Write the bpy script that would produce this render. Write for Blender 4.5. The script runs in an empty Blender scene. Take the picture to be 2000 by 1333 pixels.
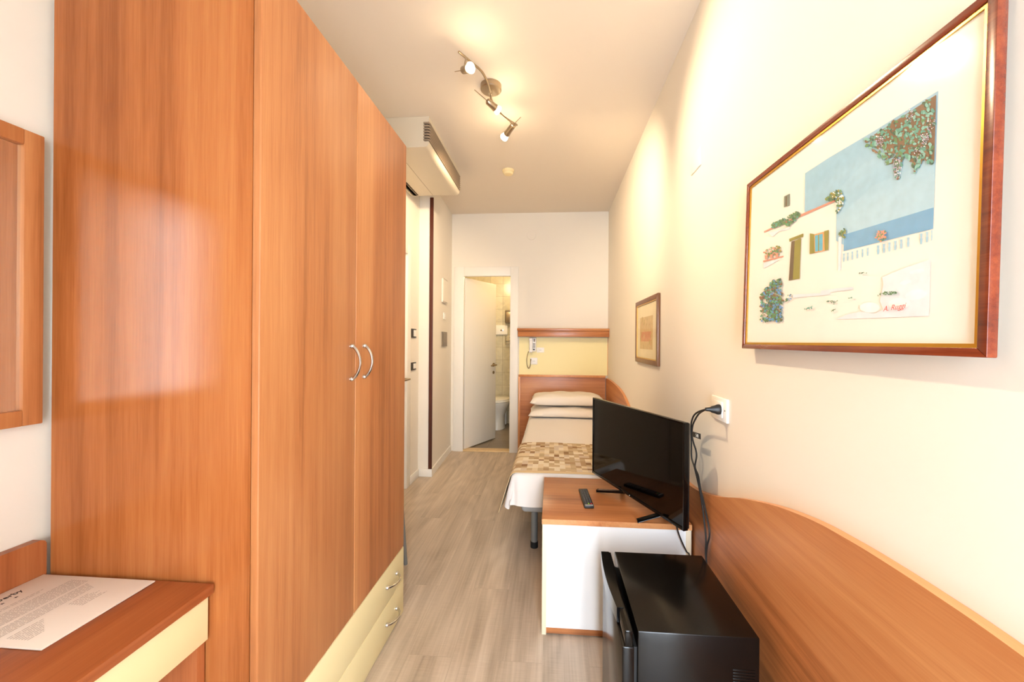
import bpy, bmesh, math, random
from mathutils import Vector, Matrix

# ------------------------------------------------------------------ scene, camera, sky, exposure
scene = bpy.context.scene
COL = scene.collection
PI = math.pi

FPX, CAM_H, PPX = 760.0, 1.30, 1022.0          # focal length (px), eye height (m), principal point (px, 2000 wide)
YAW, ROLL = math.atan(56.5 / 760.0), 0.007
FW = Vector((-math.sin(YAW), math.cos(YAW), 0))
RT = Vector((math.cos(YAW), math.sin(YAW), 0))
UP = Vector((0, 0, 1))
CAM_P = Vector((0, 0, CAM_H))

cam_d = bpy.data.cameras.new('camera')
cam = bpy.data.objects.new('camera', cam_d)
COL.objects.link(cam)
cam_d.sensor_fit = 'HORIZONTAL'
cam_d.sensor_width = 36.0
cam_d.lens = 36.0 * FPX / 2000.0
cam_d.shift_x = (1000.0 - PPX) / 2000.0
cam_d.clip_start = 0.02
r2 = RT * math.cos(ROLL) + UP * math.sin(ROLL)
u2 = UP * math.cos(ROLL) - RT * math.sin(ROLL)
rot = Matrix((r2, u2, -FW)).transposed()
cam.matrix_world = Matrix.Translation(CAM_P) @ rot.to_4x4()
scene.camera = cam

scene.view_settings.view_transform = 'Standard'
scene.view_settings.look = 'None'
scene.view_settings.gamma = 1.0
scene.view_settings.exposure = 0.36
scene.view_settings.use_curve_mapping = False

world = bpy.data.worlds.new('sky')
scene.world = world
world.use_nodes = True
bg = world.node_tree.nodes['Background']
bg.inputs['Color'].default_value = (0.84, 0.95, 1.07, 1)
bg.inputs['Strength'].default_value = 25.0

CEIL, FRONT_Y, BACK_Y = 2.79, -0.75, 4.51
RIGHT_X, LEFT_X = 0.635, -1.272
WIN = (-0.05, 0.60, 0.05, 2.30)                # balcony window behind the photographer: x0, x1, z0, z1
portal_d = bpy.data.lights.new('window_portal', 'AREA')
portal_d.shape = 'RECTANGLE'
portal_d.size = WIN[1] - WIN[0]
portal_d.size_y = WIN[3] - WIN[2]
portal_d.cycles.is_portal = True
portal = bpy.data.objects.new('window_portal', portal_d)
portal.location = ((WIN[0] + WIN[1]) / 2, FRONT_Y - 0.39, (WIN[2] + WIN[3]) / 2)
portal.rotation_euler = (PI / 2, 0, 0)
COL.objects.link(portal)

# ------------------------------------------------------------------ a pixel of the photo -> a point on a real plane
def ray(px, py):
    a, b = px - PPX, py - 666.5
    u = math.cos(ROLL) * a - math.sin(ROLL) * b
    v = math.sin(ROLL) * a + math.cos(ROLL) * b
    return FW * FPX + RT * u - UP * v
def on_x(px, py, x):
    r = ray(px, py); return CAM_P + r * (x / r.x)
def on_y(px, py, y):
    r = ray(px, py); return CAM_P + r * (y / r.y)
def on_z(px, py, z):
    r = ray(px, py); return CAM_P + r * ((z - CAM_H) / r.z)
def on_plane(px, py, p0, n):
    r = ray(px, py); return CAM_P + r * ((p0 - CAM_P).dot(n) / r.dot(n))

# ------------------------------------------------------------------ materials
def srgb(r, g, b):
    f = lambda c: (c / 12.92 if c <= 0.04045 else ((c + 0.055) / 1.055) ** 2.4)
    return (f(r / 255), f(g / 255), f(b / 255), 1)

def new_mat(name):
    m = bpy.data.materials.new(name); m.use_nodes = True
    nt = m.node_tree
    return m, nt, nt.nodes['Principled BSDF']

def plain(name, rgb, rough=0.5, metal=0.0, noise=0.0, nscale=30, bump=0.0, spec=0.5, coat=0.0):
    m, nt, b = new_mat(name)
    c = srgb(*rgb)
    b.inputs['Base Color'].default_value = c
    b.inputs['Roughness'].default_value = rough
    b.inputs['Metallic'].default_value = metal
    b.inputs['Specular IOR Level'].default_value = spec
    b.inputs['Coat Weight'].default_value = coat
    if noise or bump:
        tc = nt.nodes.new('ShaderNodeTexCoord')
        n = nt.nodes.new('ShaderNodeTexNoise')
        n.inputs['Scale'].default_value = nscale
        n.inputs['Detail'].default_value = 5
        nt.links.new(tc.outputs['Object'], n.inputs['Vector'])
        if noise:
            r = nt.nodes.new('ShaderNodeValToRGB')
            r.color_ramp.elements[0].position = 0.3
            r.color_ramp.elements[1].position = 0.7
            r.color_ramp.elements[0].color = tuple(c[i] * (1 - noise) for i in range(3)) + (1,)
            r.color_ramp.elements[1].color = tuple(min(1, c[i] * (1 + noise)) for i in range(3)) + (1,)
            nt.links.new(n.outputs['Fac'], r.inputs['Fac'])
            nt.links.new(r.outputs['Color'], b.inputs['Base Color'])
        if bump:
            bp = nt.nodes.new('ShaderNodeBump')
            bp.inputs['Strength'].default_value = bump
            bp.inputs['Distance'].default_value = 0.002
            nt.links.new(n.outputs['Fac'], bp.inputs['Height'])
            nt.links.new(bp.outputs['Normal'], b.inputs['Normal'])
    return m

def wood(name, axis, dark, mid, light, rough=0.28, k=1.0, offset=0.0, coat=0.0, spec=0.5):
    """Veneer: broad streaks, cathedral-like bands and fine pores, all stretched along `axis`."""
    m, nt, b = new_mat(name)
    N, L = nt.nodes.new, nt.links.new
    tc = N('ShaderNodeTexCoord')
    def noise(across, along, detail, dist, off):
        mp = N('ShaderNodeMapping')
        s = [across * k] * 3
        s['xyz'.index(axis)] = along * k
        mp.inputs['Scale'].default_value = s
        mp.inputs['Location'].default_value = (off + offset,) * 3
        n = N('ShaderNodeTexNoise')
        n.inputs['Scale'].default_value = 1.0
        n.inputs['Detail'].default_value = detail
        n.inputs['Distortion'].default_value = dist
        L(tc.outputs['Object'], mp.inputs['Vector']); L(mp.outputs['Vector'], n.inputs['Vector'])
        return n, mp
    n1, _ = noise(6, 0.4, 2, 0.5, 0.0)
    n2, _ = noise(42, 0.8, 5, 0.5, 7.3)
    n3, mp3 = noise(2.2, 0.55, 2, 0.0, 3.1)
    n4, _ = noise(240, 9, 2, 0.0, 5.7)
    mul = N('ShaderNodeMath'); mul.operation = 'MULTIPLY'; mul.inputs[1].default_value = 26.0
    L(n3.outputs['Fac'], mul.inputs[0])
    sn = N('ShaderNodeMath'); sn.operation = 'SINE'; L(mul.outputs[0], sn.inputs[0])
    def madd(a, f, c):
        x = N('ShaderNodeMath'); x.operation = 'MULTIPLY_ADD'; x.inputs[1].default_value = f
        L(a, x.inputs[0])
        if isinstance(c, float): x.inputs[2].default_value = c
        else: L(c, x.inputs[2])
        return x.outputs[0]
    v = madd(n1.outputs['Fac'], 0.50, -0.12)
    v = madd(n2.outputs['Fac'], 0.42, v)
    v = madd(sn.outputs[0], 0.045, v)
    v = madd(n4.outputs['Fac'], 0.22, v)
    r = N('ShaderNodeValToRGB')
    e = r.color_ramp.elements
    e[0].position, e[0].color = 0.25, srgb(*dark)
    e[1].position, e[1].color = 0.66, srgb(*light)
    x = e.new(0.44); x.color = srgb(*mid)
    L(v, r.inputs['Fac']); L(r.outputs['Color'], b.inputs['Base Color'])
    b.inputs['Roughness'].default_value = rough
    b.inputs['Specular IOR Level'].default_value = spec
    b.inputs['Coat Weight'].default_value = coat
    b.inputs['Coat Roughness'].default_value = 0.15
    return m

CH = ((144, 84, 44), (182, 115, 67), (201, 139, 87))        # cherry veneer
M = {}
M['wall'] = plain('wall_paint', (233, 225, 212), 0.85, bump=0.05, nscale=180)
M['ceiling'] = plain('ceiling_paint', (226, 213, 195), 0.9)
M['white'] = plain('white_lacquer', (236, 231, 222), 0.45)
M['white_panel'] = plain('white_laminate', (250, 250, 250), 0.4)
M['cherry_z'] = wood('cherry_upright_grain', 'z', *CH, rough=0.45)
M['cherry_side'] = wood('cherry_side_panel', 'z', (142, 78, 38), (172, 101, 53), (190, 122, 70), rough=0.2, offset=11.0, spec=0.2)
M['cherry_desk'] = wood('cherry_desk_top', 'y', (138, 72, 37), (166, 92, 50), (184, 112, 66), rough=0.4, offset=6.0)
M['cherry_desk_z'] = wood('cherry_desk_board', 'z', (140, 76, 40), (168, 96, 54), (186, 116, 70), rough=0.4, offset=8.0)
M['cherry_y'] = wood('cherry_lengthwise_grain', 'y', *CH, rough=0.42, offset=4.0)
M['cherry_x'] = wood('cherry_crosswise_grain', 'x', *CH, rough=0.3, offset=2.0)
M['cherry_edge'] = wood('cherry_edge_band', 'y', (190, 118, 70), (212, 145, 92), (222, 160, 106), rough=0.35)
M['cherry_edge_z'] = wood('cherry_edge_band_upright', 'z', (190, 118, 66), (212, 145, 88), (224, 162, 104), rough=0.3)
M['mahogany'] = wood('mahogany_frame', 'y', (84, 28, 14), (112, 42, 20), (138, 62, 30), rough=0.25, k=3, coat=0.4)
M['brown_frame'] = wood('brown_frame', 'z', (96, 58, 34), (116, 74, 44), (130, 86, 52), rough=0.35, k=3)
M['dark_brown'] = wood('dark_corner_wood', 'z', (62, 26, 16), (80, 36, 22), (96, 46, 28), rough=0.4)
M['cream'] = plain('cream_laminate', (244, 229, 178), 0.45)
M['cream_edge'] = plain('cream_edge', (238, 220, 190), 0.45)
M['yellow'] = plain('pale_yellow_laminate', (240, 226, 168), 0.5)
M['black_gloss'] = plain('black_gloss_plastic', (7, 6, 6), 0.12, spec=0.3)
M['black_steel'] = plain('black_steel', (9, 7, 6), 0.2, spec=0.3)
M['black_matte'] = plain('black_matte_plastic', (16, 15, 15), 0.45)
M['screen'] = plain('television_screen', (4, 3, 3), 0.06, spec=0.22)
M['grey_button'] = plain('grey_rubber', (92, 92, 92), 0.6)
M['red_button'] = plain('red_rubber', (200, 50, 60), 0.6)
M['green_button'] = plain('green_rubber', (150, 190, 60), 0.6)
M['rubber'] = plain('black_rubber', (22, 22, 22), 0.7)
M['cord'] = plain('black_cord', (32, 28, 26), 0.55)
M['chrome'] = plain('chrome', (205, 203, 200), 0.18, metal=1)
M['nickel'] = plain('brushed_nickel', (176, 160, 138), 0.32, metal=1)
M['steel_paint'] = plain('grey_painted_steel', (132, 134, 132), 0.4, metal=0.2)
M['grey_fabric'] = plain('grey_bed_base_fabric', (176, 174, 170), 0.9)
M['sheet'] = plain('white_cotton', (238, 232, 226), 0.9, bump=0.15, nscale=25)
M['pillow'] = plain('white_pillowcase', (236, 226, 212), 0.9, bump=0.12, nscale=30)
M['hem'] = plain('beige_hem', (214, 188, 150), 0.9, bump=0.2, nscale=200)
M['ac_plastic'] = plain('ivory_plastic', (206, 194, 172), 0.45)
M['ac_slat'] = plain('grey_brown_slats', (140, 122, 102), 0.5)
M['ac_dark'] = plain('dark_grille_gap', (58, 46, 36), 0.7)
M['detector'] = plain('ivory_detector', (238, 218, 168), 0.5)
M['plate_white'] = plain('white_plate', (242, 238, 230), 0.35)
M['plate_grey'] = plain('grey_bronze_plate', (124, 110, 92), 0.4)
M['plate_dark'] = plain('dark_switch_plate', (52, 46, 40), 0.4)
M['paper'] = plain('white_card', (236, 224, 212), 0.6)
M['ink'] = plain('printing_ink', (58, 48, 44), 0.7)
M['ink_grey'] = plain('faint_printing_ink', (150, 132, 122), 0.7)
M['gold'] = plain('gilt_fillet', (204, 158, 66), 0.3, metal=0.85)
M['mat_board'] = plain('picture_mat', (244, 238, 228), 0.7)
M['beige_mat'] = plain('beige_picture_mat', (228, 214, 178), 0.7, noise=0.05, nscale=12)
M['porcelain'] = plain('porcelain', (240, 238, 232), 0.12)
M['threshold'] = plain('marble_threshold', (222, 190, 140), 0.35, noise=0.08)
M['phone_white'] = plain('phone_plastic', (232, 228, 222), 0.35)
M['phone_cord'] = plain('phone_cord', (130, 108, 78), 0.6)
M['bath_wall_plaster'] = plain('bathroom_plaster', (238, 206, 140), 0.8)

def mirror_mat():
    m, nt, b = new_mat('mirror_glass')
    b.inputs['Base Color'].default_value = (0.86, 0.88, 0.87, 1)
    b.inputs['Metallic'].default_value = 1.0
    b.inputs['Roughness'].default_value = 0.02
    return m
M['mirror'] = mirror_mat()

def thin_glass():
    m, nt, b = new_mat('picture_glass')
    out = nt.nodes['Material Output']; nt.nodes.remove(b)
    t = nt.nodes.new('ShaderNodeBsdfTransparent')
    g = nt.nodes.new('ShaderNodeBsdfGlossy'); g.inputs['Roughness'].default_value = 0.08
    f = nt.nodes.new('ShaderNodeValue'); f.outputs[0].default_value = 0.05
    x = nt.nodes.new('ShaderNodeMixShader')
    nt.links.new(f.outputs[0], x.inputs[0]); nt.links.new(t.outputs[0], x.inputs[1])
    nt.links.new(g.outputs[0], x.inputs[2]); nt.links.new(x.outputs[0], out.inputs['Surface'])
    return m
M['glass'] = thin_glass()

def glow(name, rgb, strength):
    m, nt, b = new_mat(name)
    b.inputs['Base Color'].default_value = (0.9, 0.85, 0.75, 1)
    b.inputs['Emission Color'].default_value = rgb + (1,)
    b.inputs['Emission Strength'].default_value = strength
    return m
M['bulb'] = glow('halogen_bulb', (1.0, 0.80, 0.50), 14.0)

M['lamp_shade'] = glow('lit_opal_shade', (1.0, 0.82, 0.55), 3.0)

def floor_mat():
    m, nt, b = new_mat('grey_oak_planks')
    N, L = nt.nodes.new, nt.links.new
    tc = N('ShaderNodeTexCoord')
    mp = N('ShaderNodeMapping')
    mp.inputs['Rotation'].default_value = (0, 0, PI / 2)
    mp.inputs['Location'].default_value = (0.35, 0.03, 0)
    L(tc.outputs['Object'], mp.inputs['Vector'])
    br = N('ShaderNodeTexBrick')
    br.offset = 0.37
    br.inputs['Scale'].default_value = 1.0
    br.inputs['Brick Width'].default_value = 1.22
    br.inputs['Row Height'].default_value = 0.185
    br.inputs['Mortar Size'].default_value = 0.0009
    br.inputs['Mortar Smooth'].default_value = 0.6
    br.inputs['Color1'].default_value = (0, 0, 0, 1)
    br.inputs['Color2'].default_value = (1, 1, 1, 1)
    br.inputs['Mortar'].default_value = (0.5, 0.5, 0.5, 1)
    L(mp.outputs['Vector'], br.inputs['Vector'])
    sc = N('ShaderNodeVectorMath'); sc.operation = 'MULTIPLY'
    sc.inputs[1].default_value = (9, 23, 0)
    L(br.outputs['Color'], sc.inputs[0])
    ad = N('ShaderNodeVectorMath'); ad.operation = 'ADD'
    L(tc.outputs['Object'], ad.inputs[0]); L(sc.outputs['Vector'], ad.inputs[1])
    def noise(sx, sy, detail, dist):
        q = N('ShaderNodeMapping'); q.inputs['Scale'].default_value = (sx, sy, 1)
        n = N('ShaderNodeTexNoise'); n.inputs['Scale'].default_value = 1
        n.inputs['Detail'].default_value = detail; n.inputs['Distortion'].default_value = dist
        L(ad.outputs['Vector'], q.inputs['Vector']); L(q.outputs['Vector'], n.inputs['Vector'])
        return n
    a = noise(9, 0.9, 3, 0.8); c = noise(80, 2.2, 4, 0.4); d = noise(3.2, 0.8, 1, 0.0); e = noise(14, 260, 2, 0.0)
    mul = N('ShaderNodeMath'); mul.operation = 'MULTIPLY'; mul.inputs[1].default_value = 55
    L(d.outputs['Fac'], mul.inputs[0])
    sn = N('ShaderNodeMath'); sn.operation = 'SINE'; L(mul.outputs[0], sn.inputs[0])
    def madd(x, f, y):
        q = N('ShaderNodeMath'); q.operation = 'MULTIPLY_ADD'; q.inputs[1].default_value = f; L(x, q.inputs[0])
        if isinstance(y, float): q.inputs[2].default_value = y
        else: L(y, q.inputs[2])
        return q.outputs[0]
    v = madd(a.outputs['Fac'], 0.55, -0.045)
    v = madd(c.outputs['Fac'], 0.34, v)
    v = madd(sn.outputs[0], 0.032, v)
    v = madd(e.outputs['Fac'], 0.16, v)
    bw = N('ShaderNodeRGBToBW'); L(br.outputs['Color'], bw.inputs['Color'])
    v = madd(bw.outputs[0], 0.07, v)
    r = N('ShaderNodeValToRGB'); el = r.color_ramp.elements
    el[0].position, el[0].color = 0.32, srgb(160, 143, 123)
    el[1].position, el[1].color = 0.86, srgb(228, 214, 196)
    z = el.new(0.58); z.color = srgb(200, 182, 161)
    L(v, r.inputs['Fac'])
    mx = N('ShaderNodeMix'); mx.data_type = 'RGBA'
    fm = N('ShaderNodeMath'); fm.operation = 'MULTIPLY'; fm.inputs[1].default_value = 0.22
    L(br.outputs['Fac'], fm.inputs[0]); L(fm.outputs[0], mx.inputs['Factor'])
    L(r.outputs['Color'], mx.inputs[6]); mx.inputs[7].default_value = srgb(90, 72, 56)
    L(mx.outputs[2], b.inputs['Base Color'])
    b.inputs['Roughness'].default_value = 0.42
    bp = N('ShaderNodeBump'); bp.inputs['Strength'].default_value = 0.12; bp.inputs['Distance'].default_value = 0.001
    L(v, bp.inputs['Height']); L(bp.outputs['Normal'], b.inputs['Normal'])
    return m
M['floor'] = floor_mat()

def tile_mat(name, c1, c2, mort, w, h, rough, rot=(PI / 2, 0, 0), marble=0.15):
    m, nt, b = new_mat(name)
    N, L = nt.nodes.new, nt.links.new
    tc = N('ShaderNodeTexCoord'); mp = N('ShaderNodeMapping'); mp.inputs['Rotation'].default_value = rot
    L(tc.outputs['Object'], mp.inputs['Vector'])
    br = N('ShaderNodeTexBrick'); br.offset = 0.0
    br.inputs['Scale'].default_value = 1
    br.inputs['Brick Width'].default_value = w; br.inputs['Row Height'].default_value = h
    br.inputs['Mortar Size'].default_value = 0.003
    br.inputs['Color1'].default_value = srgb(*c1); br.inputs['Color2'].default_value = srgb(*c2)
    br.inputs['Mortar'].default_value = srgb(*mort)
    L(mp.outputs['Vector'], br.inputs['Vector'])
    n = N('ShaderNodeTexNoise'); n.inputs['Scale'].default_value = 9; n.inputs['Detail'].default_value = 5; n.inputs['Distortion'].default_value = 1.2
    L(tc.outputs['Object'], n.inputs['Vector'])
    mr = N('ShaderNodeMapRange'); mr.inputs[3].default_value = 1 - marble * 2; mr.inputs[4].default_value = 1 + marble
    L(n.outputs['Fac'], mr.inputs[0])
    vm = N('ShaderNodeVectorMath'); vm.operation = 'SCALE'
    L(br.outputs['Color'], vm.inputs[0]); L(mr.outputs[0], vm.inputs['Scale'])
    L(vm.outputs['Vector'], b.inputs['Base Color'])
    b.inputs['Roughness'].default_value = rough
    return m
M['bath_tile'] = tile_mat('bathroom_wall_tile', (226, 218, 192), (214, 206, 178), (188, 176, 148), 0.2, 0.2, 0.2)
M['bath_floor'] = tile_mat('bathroom_floor_tile', (150, 138, 122), (140, 128, 112), (112, 100, 86), 0.3, 0.3, 0.35, rot=(0, 0, 0))

def runner_mat():
    """Patchwork weave of beige, tan and brown rectangles with a plain border, laid out in the cloth's own UVs (metres)."""
    m, nt, b = new_mat('patchwork_weave')
    N, L = nt.nodes.new, nt.links.new
    uv = N('ShaderNodeUVMap')
    sep = N('ShaderNodeSeparateXYZ'); L(uv.outputs['UV'], sep.inputs[0])
    def math_(op, a, bb):
        x = N('ShaderNodeMath'); x.operation = op
        for i, q in enumerate((a, bb)):
            if q is None: continue
            if isinstance(q, (int, float)): x.inputs[i].default_value = q
            else: L(q, x.inputs[i])
        return x.outputs[0]
    row = math_('FLOOR', math_('DIVIDE', sep.outputs['Y'], 0.074), None)
    wn = N('ShaderNodeTexWhiteNoise'); wn.noise_dimensions = '1D'; L(row, wn.inputs['W'])
    ush = math_('MULTIPLY_ADD', wn.outputs['Value'], 0.0)
    nd = ush.node; nd.inputs[1].default_value = 0.0; L(sep.outputs['X'], nd.inputs[2])
    colm = math_('FLOOR', math_('DIVIDE', ush, 0.034), None)
    cb = N('ShaderNodeCombineXYZ'); L(colm, cb.inputs[0]); L(row, cb.inputs[1])
    w2 = N('ShaderNodeTexWhiteNoise'); w2.noise_dimensions = '2D'; L(cb.outputs[0], w2.inputs['Vector'])
    # inside a cell: some cells carry a second band of colour in their lower part
    fr = math_('FRACT', math_('DIVIDE', sep.outputs['Y'], 0.074), None)
    band = math_('LESS_THAN', fr, 0.38)
    sepc = N('ShaderNodeSeparateColor'); L(w2.outputs['Color'], sepc.inputs[0])
    val = N('ShaderNodeMix'); val.data_type = 'FLOAT'
    L(band, val.inputs[0]); L(w2.outputs['Value'], val.inputs[2]); L(sepc.outputs[1], val.inputs[3])
    r = N('ShaderNodeValToRGB'); r.color_ramp.interpolation = 'CONSTANT'
    cols = [(0.0, (226, 208, 174)), (0.22, (202, 178, 140)), (0.40, (180, 150, 112)), (0.55, (234, 222, 198)), (0.70, (192, 168, 130)), (0.82, (150, 114, 76)), (0.90, (214, 198, 176))]
    e = r.color_ramp.elements
    e[0].position, e[0].color = cols[0][0], srgb(*cols[0][1])
    e[1].position, e[1].color = cols[1][0], srgb(*cols[1][1])
    for p, c in cols[2:]:
        x = e.new(p); x.color = srgb(*c)
    L(val.outputs[0], r.inputs['Fac'])
    border = math_('LESS_THAN', sep.outputs['Y'], 0.024)
    mx = N('ShaderNodeMix'); mx.data_type = 'RGBA'
    L(border, mx.inputs['Factor']); L(r.outputs['Color'], mx.inputs[6]); mx.inputs[7].default_value = srgb(220, 194, 150)
    L(mx.outputs[2], b.inputs['Base Color'])
    b.inputs['Roughness'].default_value = 0.85
    return m
M['runner'] = runner_mat()

# ------------------------------------------------------------------ mesh builders
class MB:
    def __init__(self):
        self.bm = bmesh.new(); self.uv = None
    def _mark(self, faces, mi):
        if mi:
            for f in faces: f.material_index = mi
    def box(self, x0, x1, y0, y1, z0, z1, bev=0.0, mi=0, seg=2, mat=None):
        r = bmesh.ops.create_cube(self.bm, size=1.0)
        vs = r['verts']
        for v in vs:
            v.co = Vector(((x0 + x1) / 2 + v.co.x * (x1 - x0), (y0 + y1) / 2 + v.co.y * (y1 - y0), (z0 + z1) / 2 + v.co.z * (z1 - z0)))
            if mat is not None: v.co = mat @ v.co
        fs = {f for v in vs for f in v.link_faces}
        self._mark(fs, mi)
        if bev > 0:
            es = list({e for v in vs for e in v.link_edges})
            bmesh.ops.bevel(self.bm, geom=es, offset=bev, segments=seg, profile=0.5, affect='EDGES', material=-1)
        return self
    def tube(self, pts, r, n=10, mi=0, closed=False):
        pts = [Vector(p) for p in pts]
        rr = r if isinstance(r, (list, tuple)) else [r] * len(pts)
        rings = []
        prev = None
        for i, p in enumerate(pts):
            a = pts[max(0, i - 1)]; c = pts[min(len(pts) - 1, i + 1)]
            t = (c - a).normalized()
            if prev is None:
                ref = Vector((0, 0, 1)) if abs(t.z) < 0.9 else Vector((1, 0, 0))
                nx = t.cross(ref).normalized()
            else:
                nx = (prev - t * prev.dot(t)).normalized()
            prev = nx
            ny = t.cross(nx)
            rings.append([self.bm.verts.new(p + (nx * math.cos(2 * PI * k / n) + ny * math.sin(2 * PI * k / n)) * rr[i]) for k in range(n)])
        fs = []
        for i in range(len(rings) - 1):
            for k in range(n):
                fs.append(self.bm.faces.new((rings[i][k], rings[i][(k + 1) % n], rings[i + 1][(k + 1) % n], rings[i + 1][k])))
        fs.append(self.bm.faces.new(rings[0])); fs.append(self.bm.faces.new(rings[-1]))
        self._mark(fs, mi)
        return self
    def lathe(self, prof, centre, axis=Vector((0, 0, 1)), n=32, mi=0, sx=1.0, sy=1.0):
        """prof: (radius, distance along the axis)"""
        axis = Vector(axis).normalized(); centre = Vector(centre)
        ref = Vector((0, 1, 0)) if abs(axis.y) < 0.9 else Vector((1, 0, 0))
        nx = ref.cross(axis).normalized(); ny = axis.cross(nx)
        rings = []
        for rad, h in prof:
            c = centre + axis * h
            if rad < 1e-6: rings.append([self.bm.verts.new(c)])
            else: rings.append([self.bm.verts.new(c + nx * math.cos(2 * PI * k / n) * rad * sx + ny * math.sin(2 * PI * k / n) * rad * sy) for k in range(n)])
        fs = []
        for a, b in zip(rings, rings[1:]):
            for k in range(n):
                k2 = (k + 1) % n
                if len(a) == 1 and len(b) == 1: continue
                if len(a) == 1: fs.append(self.bm.faces.new((a[0], b[k2], b[k])))
                elif len(b) == 1: fs.append(self.bm.faces.new((a[k], a[k2], b[0])))
                else: fs.append(self.bm.faces.new((a[k], a[k2], b[k2], b[k])))
        for ring in (rings[0], rings[-1]):
            if len(ring) > 1: fs.append(self.bm.faces.new(ring))
        self._mark(fs, mi)
        return self
    def poly(self, pts, mi=0):
        f = self.bm.faces.new([self.bm.verts.new(Vector(p)) for p in pts]); f.material_index = mi
        return self
    def prism(self, pts, d, mi=0, bev=0.0):
        """polygon `pts` (3-D, planar) pushed along the vector d"""
        d = Vector(d)
        a = [self.bm.verts.new(Vector(p)) for p in pts]
        b = [self.bm.verts.new(Vector(p) + d) for p in pts]
        n = len(a)
        fs = [self.bm.faces.new(a), self.bm.faces.new(b)]
        for k in range(n): fs.append(self.bm.faces.new((a[k], a[(k + 1) % n], b[(k + 1) % n], b[k])))
        self._mark(fs, mi)
        if bev:
            bmesh.ops.bevel(self.bm, geom=list({e for f in fs for e in f.edges}), offset=bev, segments=2, profile=0.5, affect='EDGES', material=-1)
        return self
    def grid(self, fn, nu, nv, mi=0, uvfn=None, both=0.0):
        """fn(i, j) -> point; a sheet, optionally thickened by `both` metres"""
        vs = [[self.bm.verts.new(Vector(fn(i, j))) for j in range(nv + 1)] for i in range(nu + 1)]
        if uvfn and self.uv is None: self.uv = self.bm.loops.layers.uv.new('UVMap')
        fs = []
        for i in range(nu):
            for j in range(nv):
                idx = ((i, j), (i + 1, j), (i + 1, j + 1), (i, j + 1))
                try: f = self.bm.faces.new([vs[a][b] for a, b in idx])
                except ValueError: continue
                if uvfn:
                    for lp, (a, b) in zip(f.loops, idx): lp[self.uv].uv = uvfn(a, b)
                fs.append(f)
        self._mark(fs, mi)
        if both:
            bmesh.ops.recalc_face_normals(self.bm, faces=fs)
            bmesh.ops.solidify(self.bm, geom=fs, thickness=both)
        return self
    def mesh(self, me, mat, mi=0):
        """add another mesh's faces, transformed"""
        base = [self.bm.verts.new(mat @ v.co) for v in me.vertices]
        for p in me.polygons:
            try: f = self.bm.faces.new([base[k] for k in p.vertices]); f.material_index = mi
            except ValueError: pass
        return self
    def build(self, name, mats, parent=None, origin=None, smooth=35, weld=False):
        if weld: bmesh.ops.remove_doubles(self.bm, verts=self.bm.verts, dist=1e-5)
        bmesh.ops.recalc_face_normals(self.bm, faces=self.bm.faces)
        if parent is not None: origin = wloc(parent)
        elif origin is None:
            c = [v.co for v in self.bm.verts]
            origin = Vector(((min(v.x for v in c) + max(v.x for v in c)) / 2, (min(v.y for v in c) + max(v.y for v in c)) / 2, min(v.z for v in c)))
        origin = Vector(origin)
        bmesh.ops.translate(self.bm, verts=self.bm.verts, vec=-origin)
        me = bpy.data.meshes.new(name)
        self.bm.to_mesh(me); self.bm.free()
        for m in (mats if isinstance(mats, (list, tuple)) else [mats]): me.materials.append(M[m] if isinstance(m, str) else m)
        if smooth:
            for p in me.polygons: p.use_smooth = True
            me.set_sharp_from_angle(angle=math.radians(smooth))
        o = bpy.data.objects.new(name, me)
        COL.objects.link(o)
        if parent is not None: o.parent = parent
        else: o.location = origin
        return o

def wloc(o):
    v = Vector(o.location)
    return v + wloc(o.parent) if o.parent else v

def tag(o, label, cat, group=None):
    o['label'] = label; o['category'] = cat
    if group: o['group'] = group
    return o
def thing(name, label, cat, loc, group=None):
    o = bpy.data.objects.new(name, None); COL.objects.link(o)
    o.empty_display_size = 0.05
    o.location = loc
    return tag(o, label, cat, group)
def struct(name, mb, mats, **k):
    o = mb.build(name, mats, **k); o['kind'] = 'structure'
    return o

def smooth_path(pts, n=8):
    pts = [Vector(p) for p in pts]; out = []
    for i in range(len(pts) - 1):
        p0 = pts[max(0, i - 1)]; p1 = pts[i]; p2 = pts[i + 1]; p3 = pts[min(len(pts) - 1, i + 2)]
        for k in range(n):
            t = k / n
            out.append(0.5 * ((2 * p1) + (p2 - p0) * t + (2 * p0 - 5 * p1 + 4 * p2 - p3) * t * t + (3 * p1 - p0 - 3 * p2 + p3) * t ** 3))
    out.append(pts[-1])
    return out

def text_mesh(body, size, align='LEFT', extrude=0.0003, shear=0.0):
    cu = bpy.data.curves.new('lettering', 'FONT')
    cu.body = body; cu.size = size; cu.align_x = align; cu.extrude = extrude; cu.shear = shear
    o = bpy.data.objects.new('lettering', cu); COL.objects.link(o)
    dg = bpy.context.evaluated_depsgraph_get()
    me = bpy.data.meshes.new_from_object(o.evaluated_get(dg))
    bpy.data.objects.remove(o); bpy.data.curves.remove(cu)
    return me

def frame_matrix(origin, ex, ey):
    ex = Vector(ex).normalized(); ey = Vector(ey).normalized(); ez = ex.cross(ey)
    m = Matrix((ex, ey, ez)).transposed().to_4x4()
    m.translation = Vector(origin)
    return m

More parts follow.
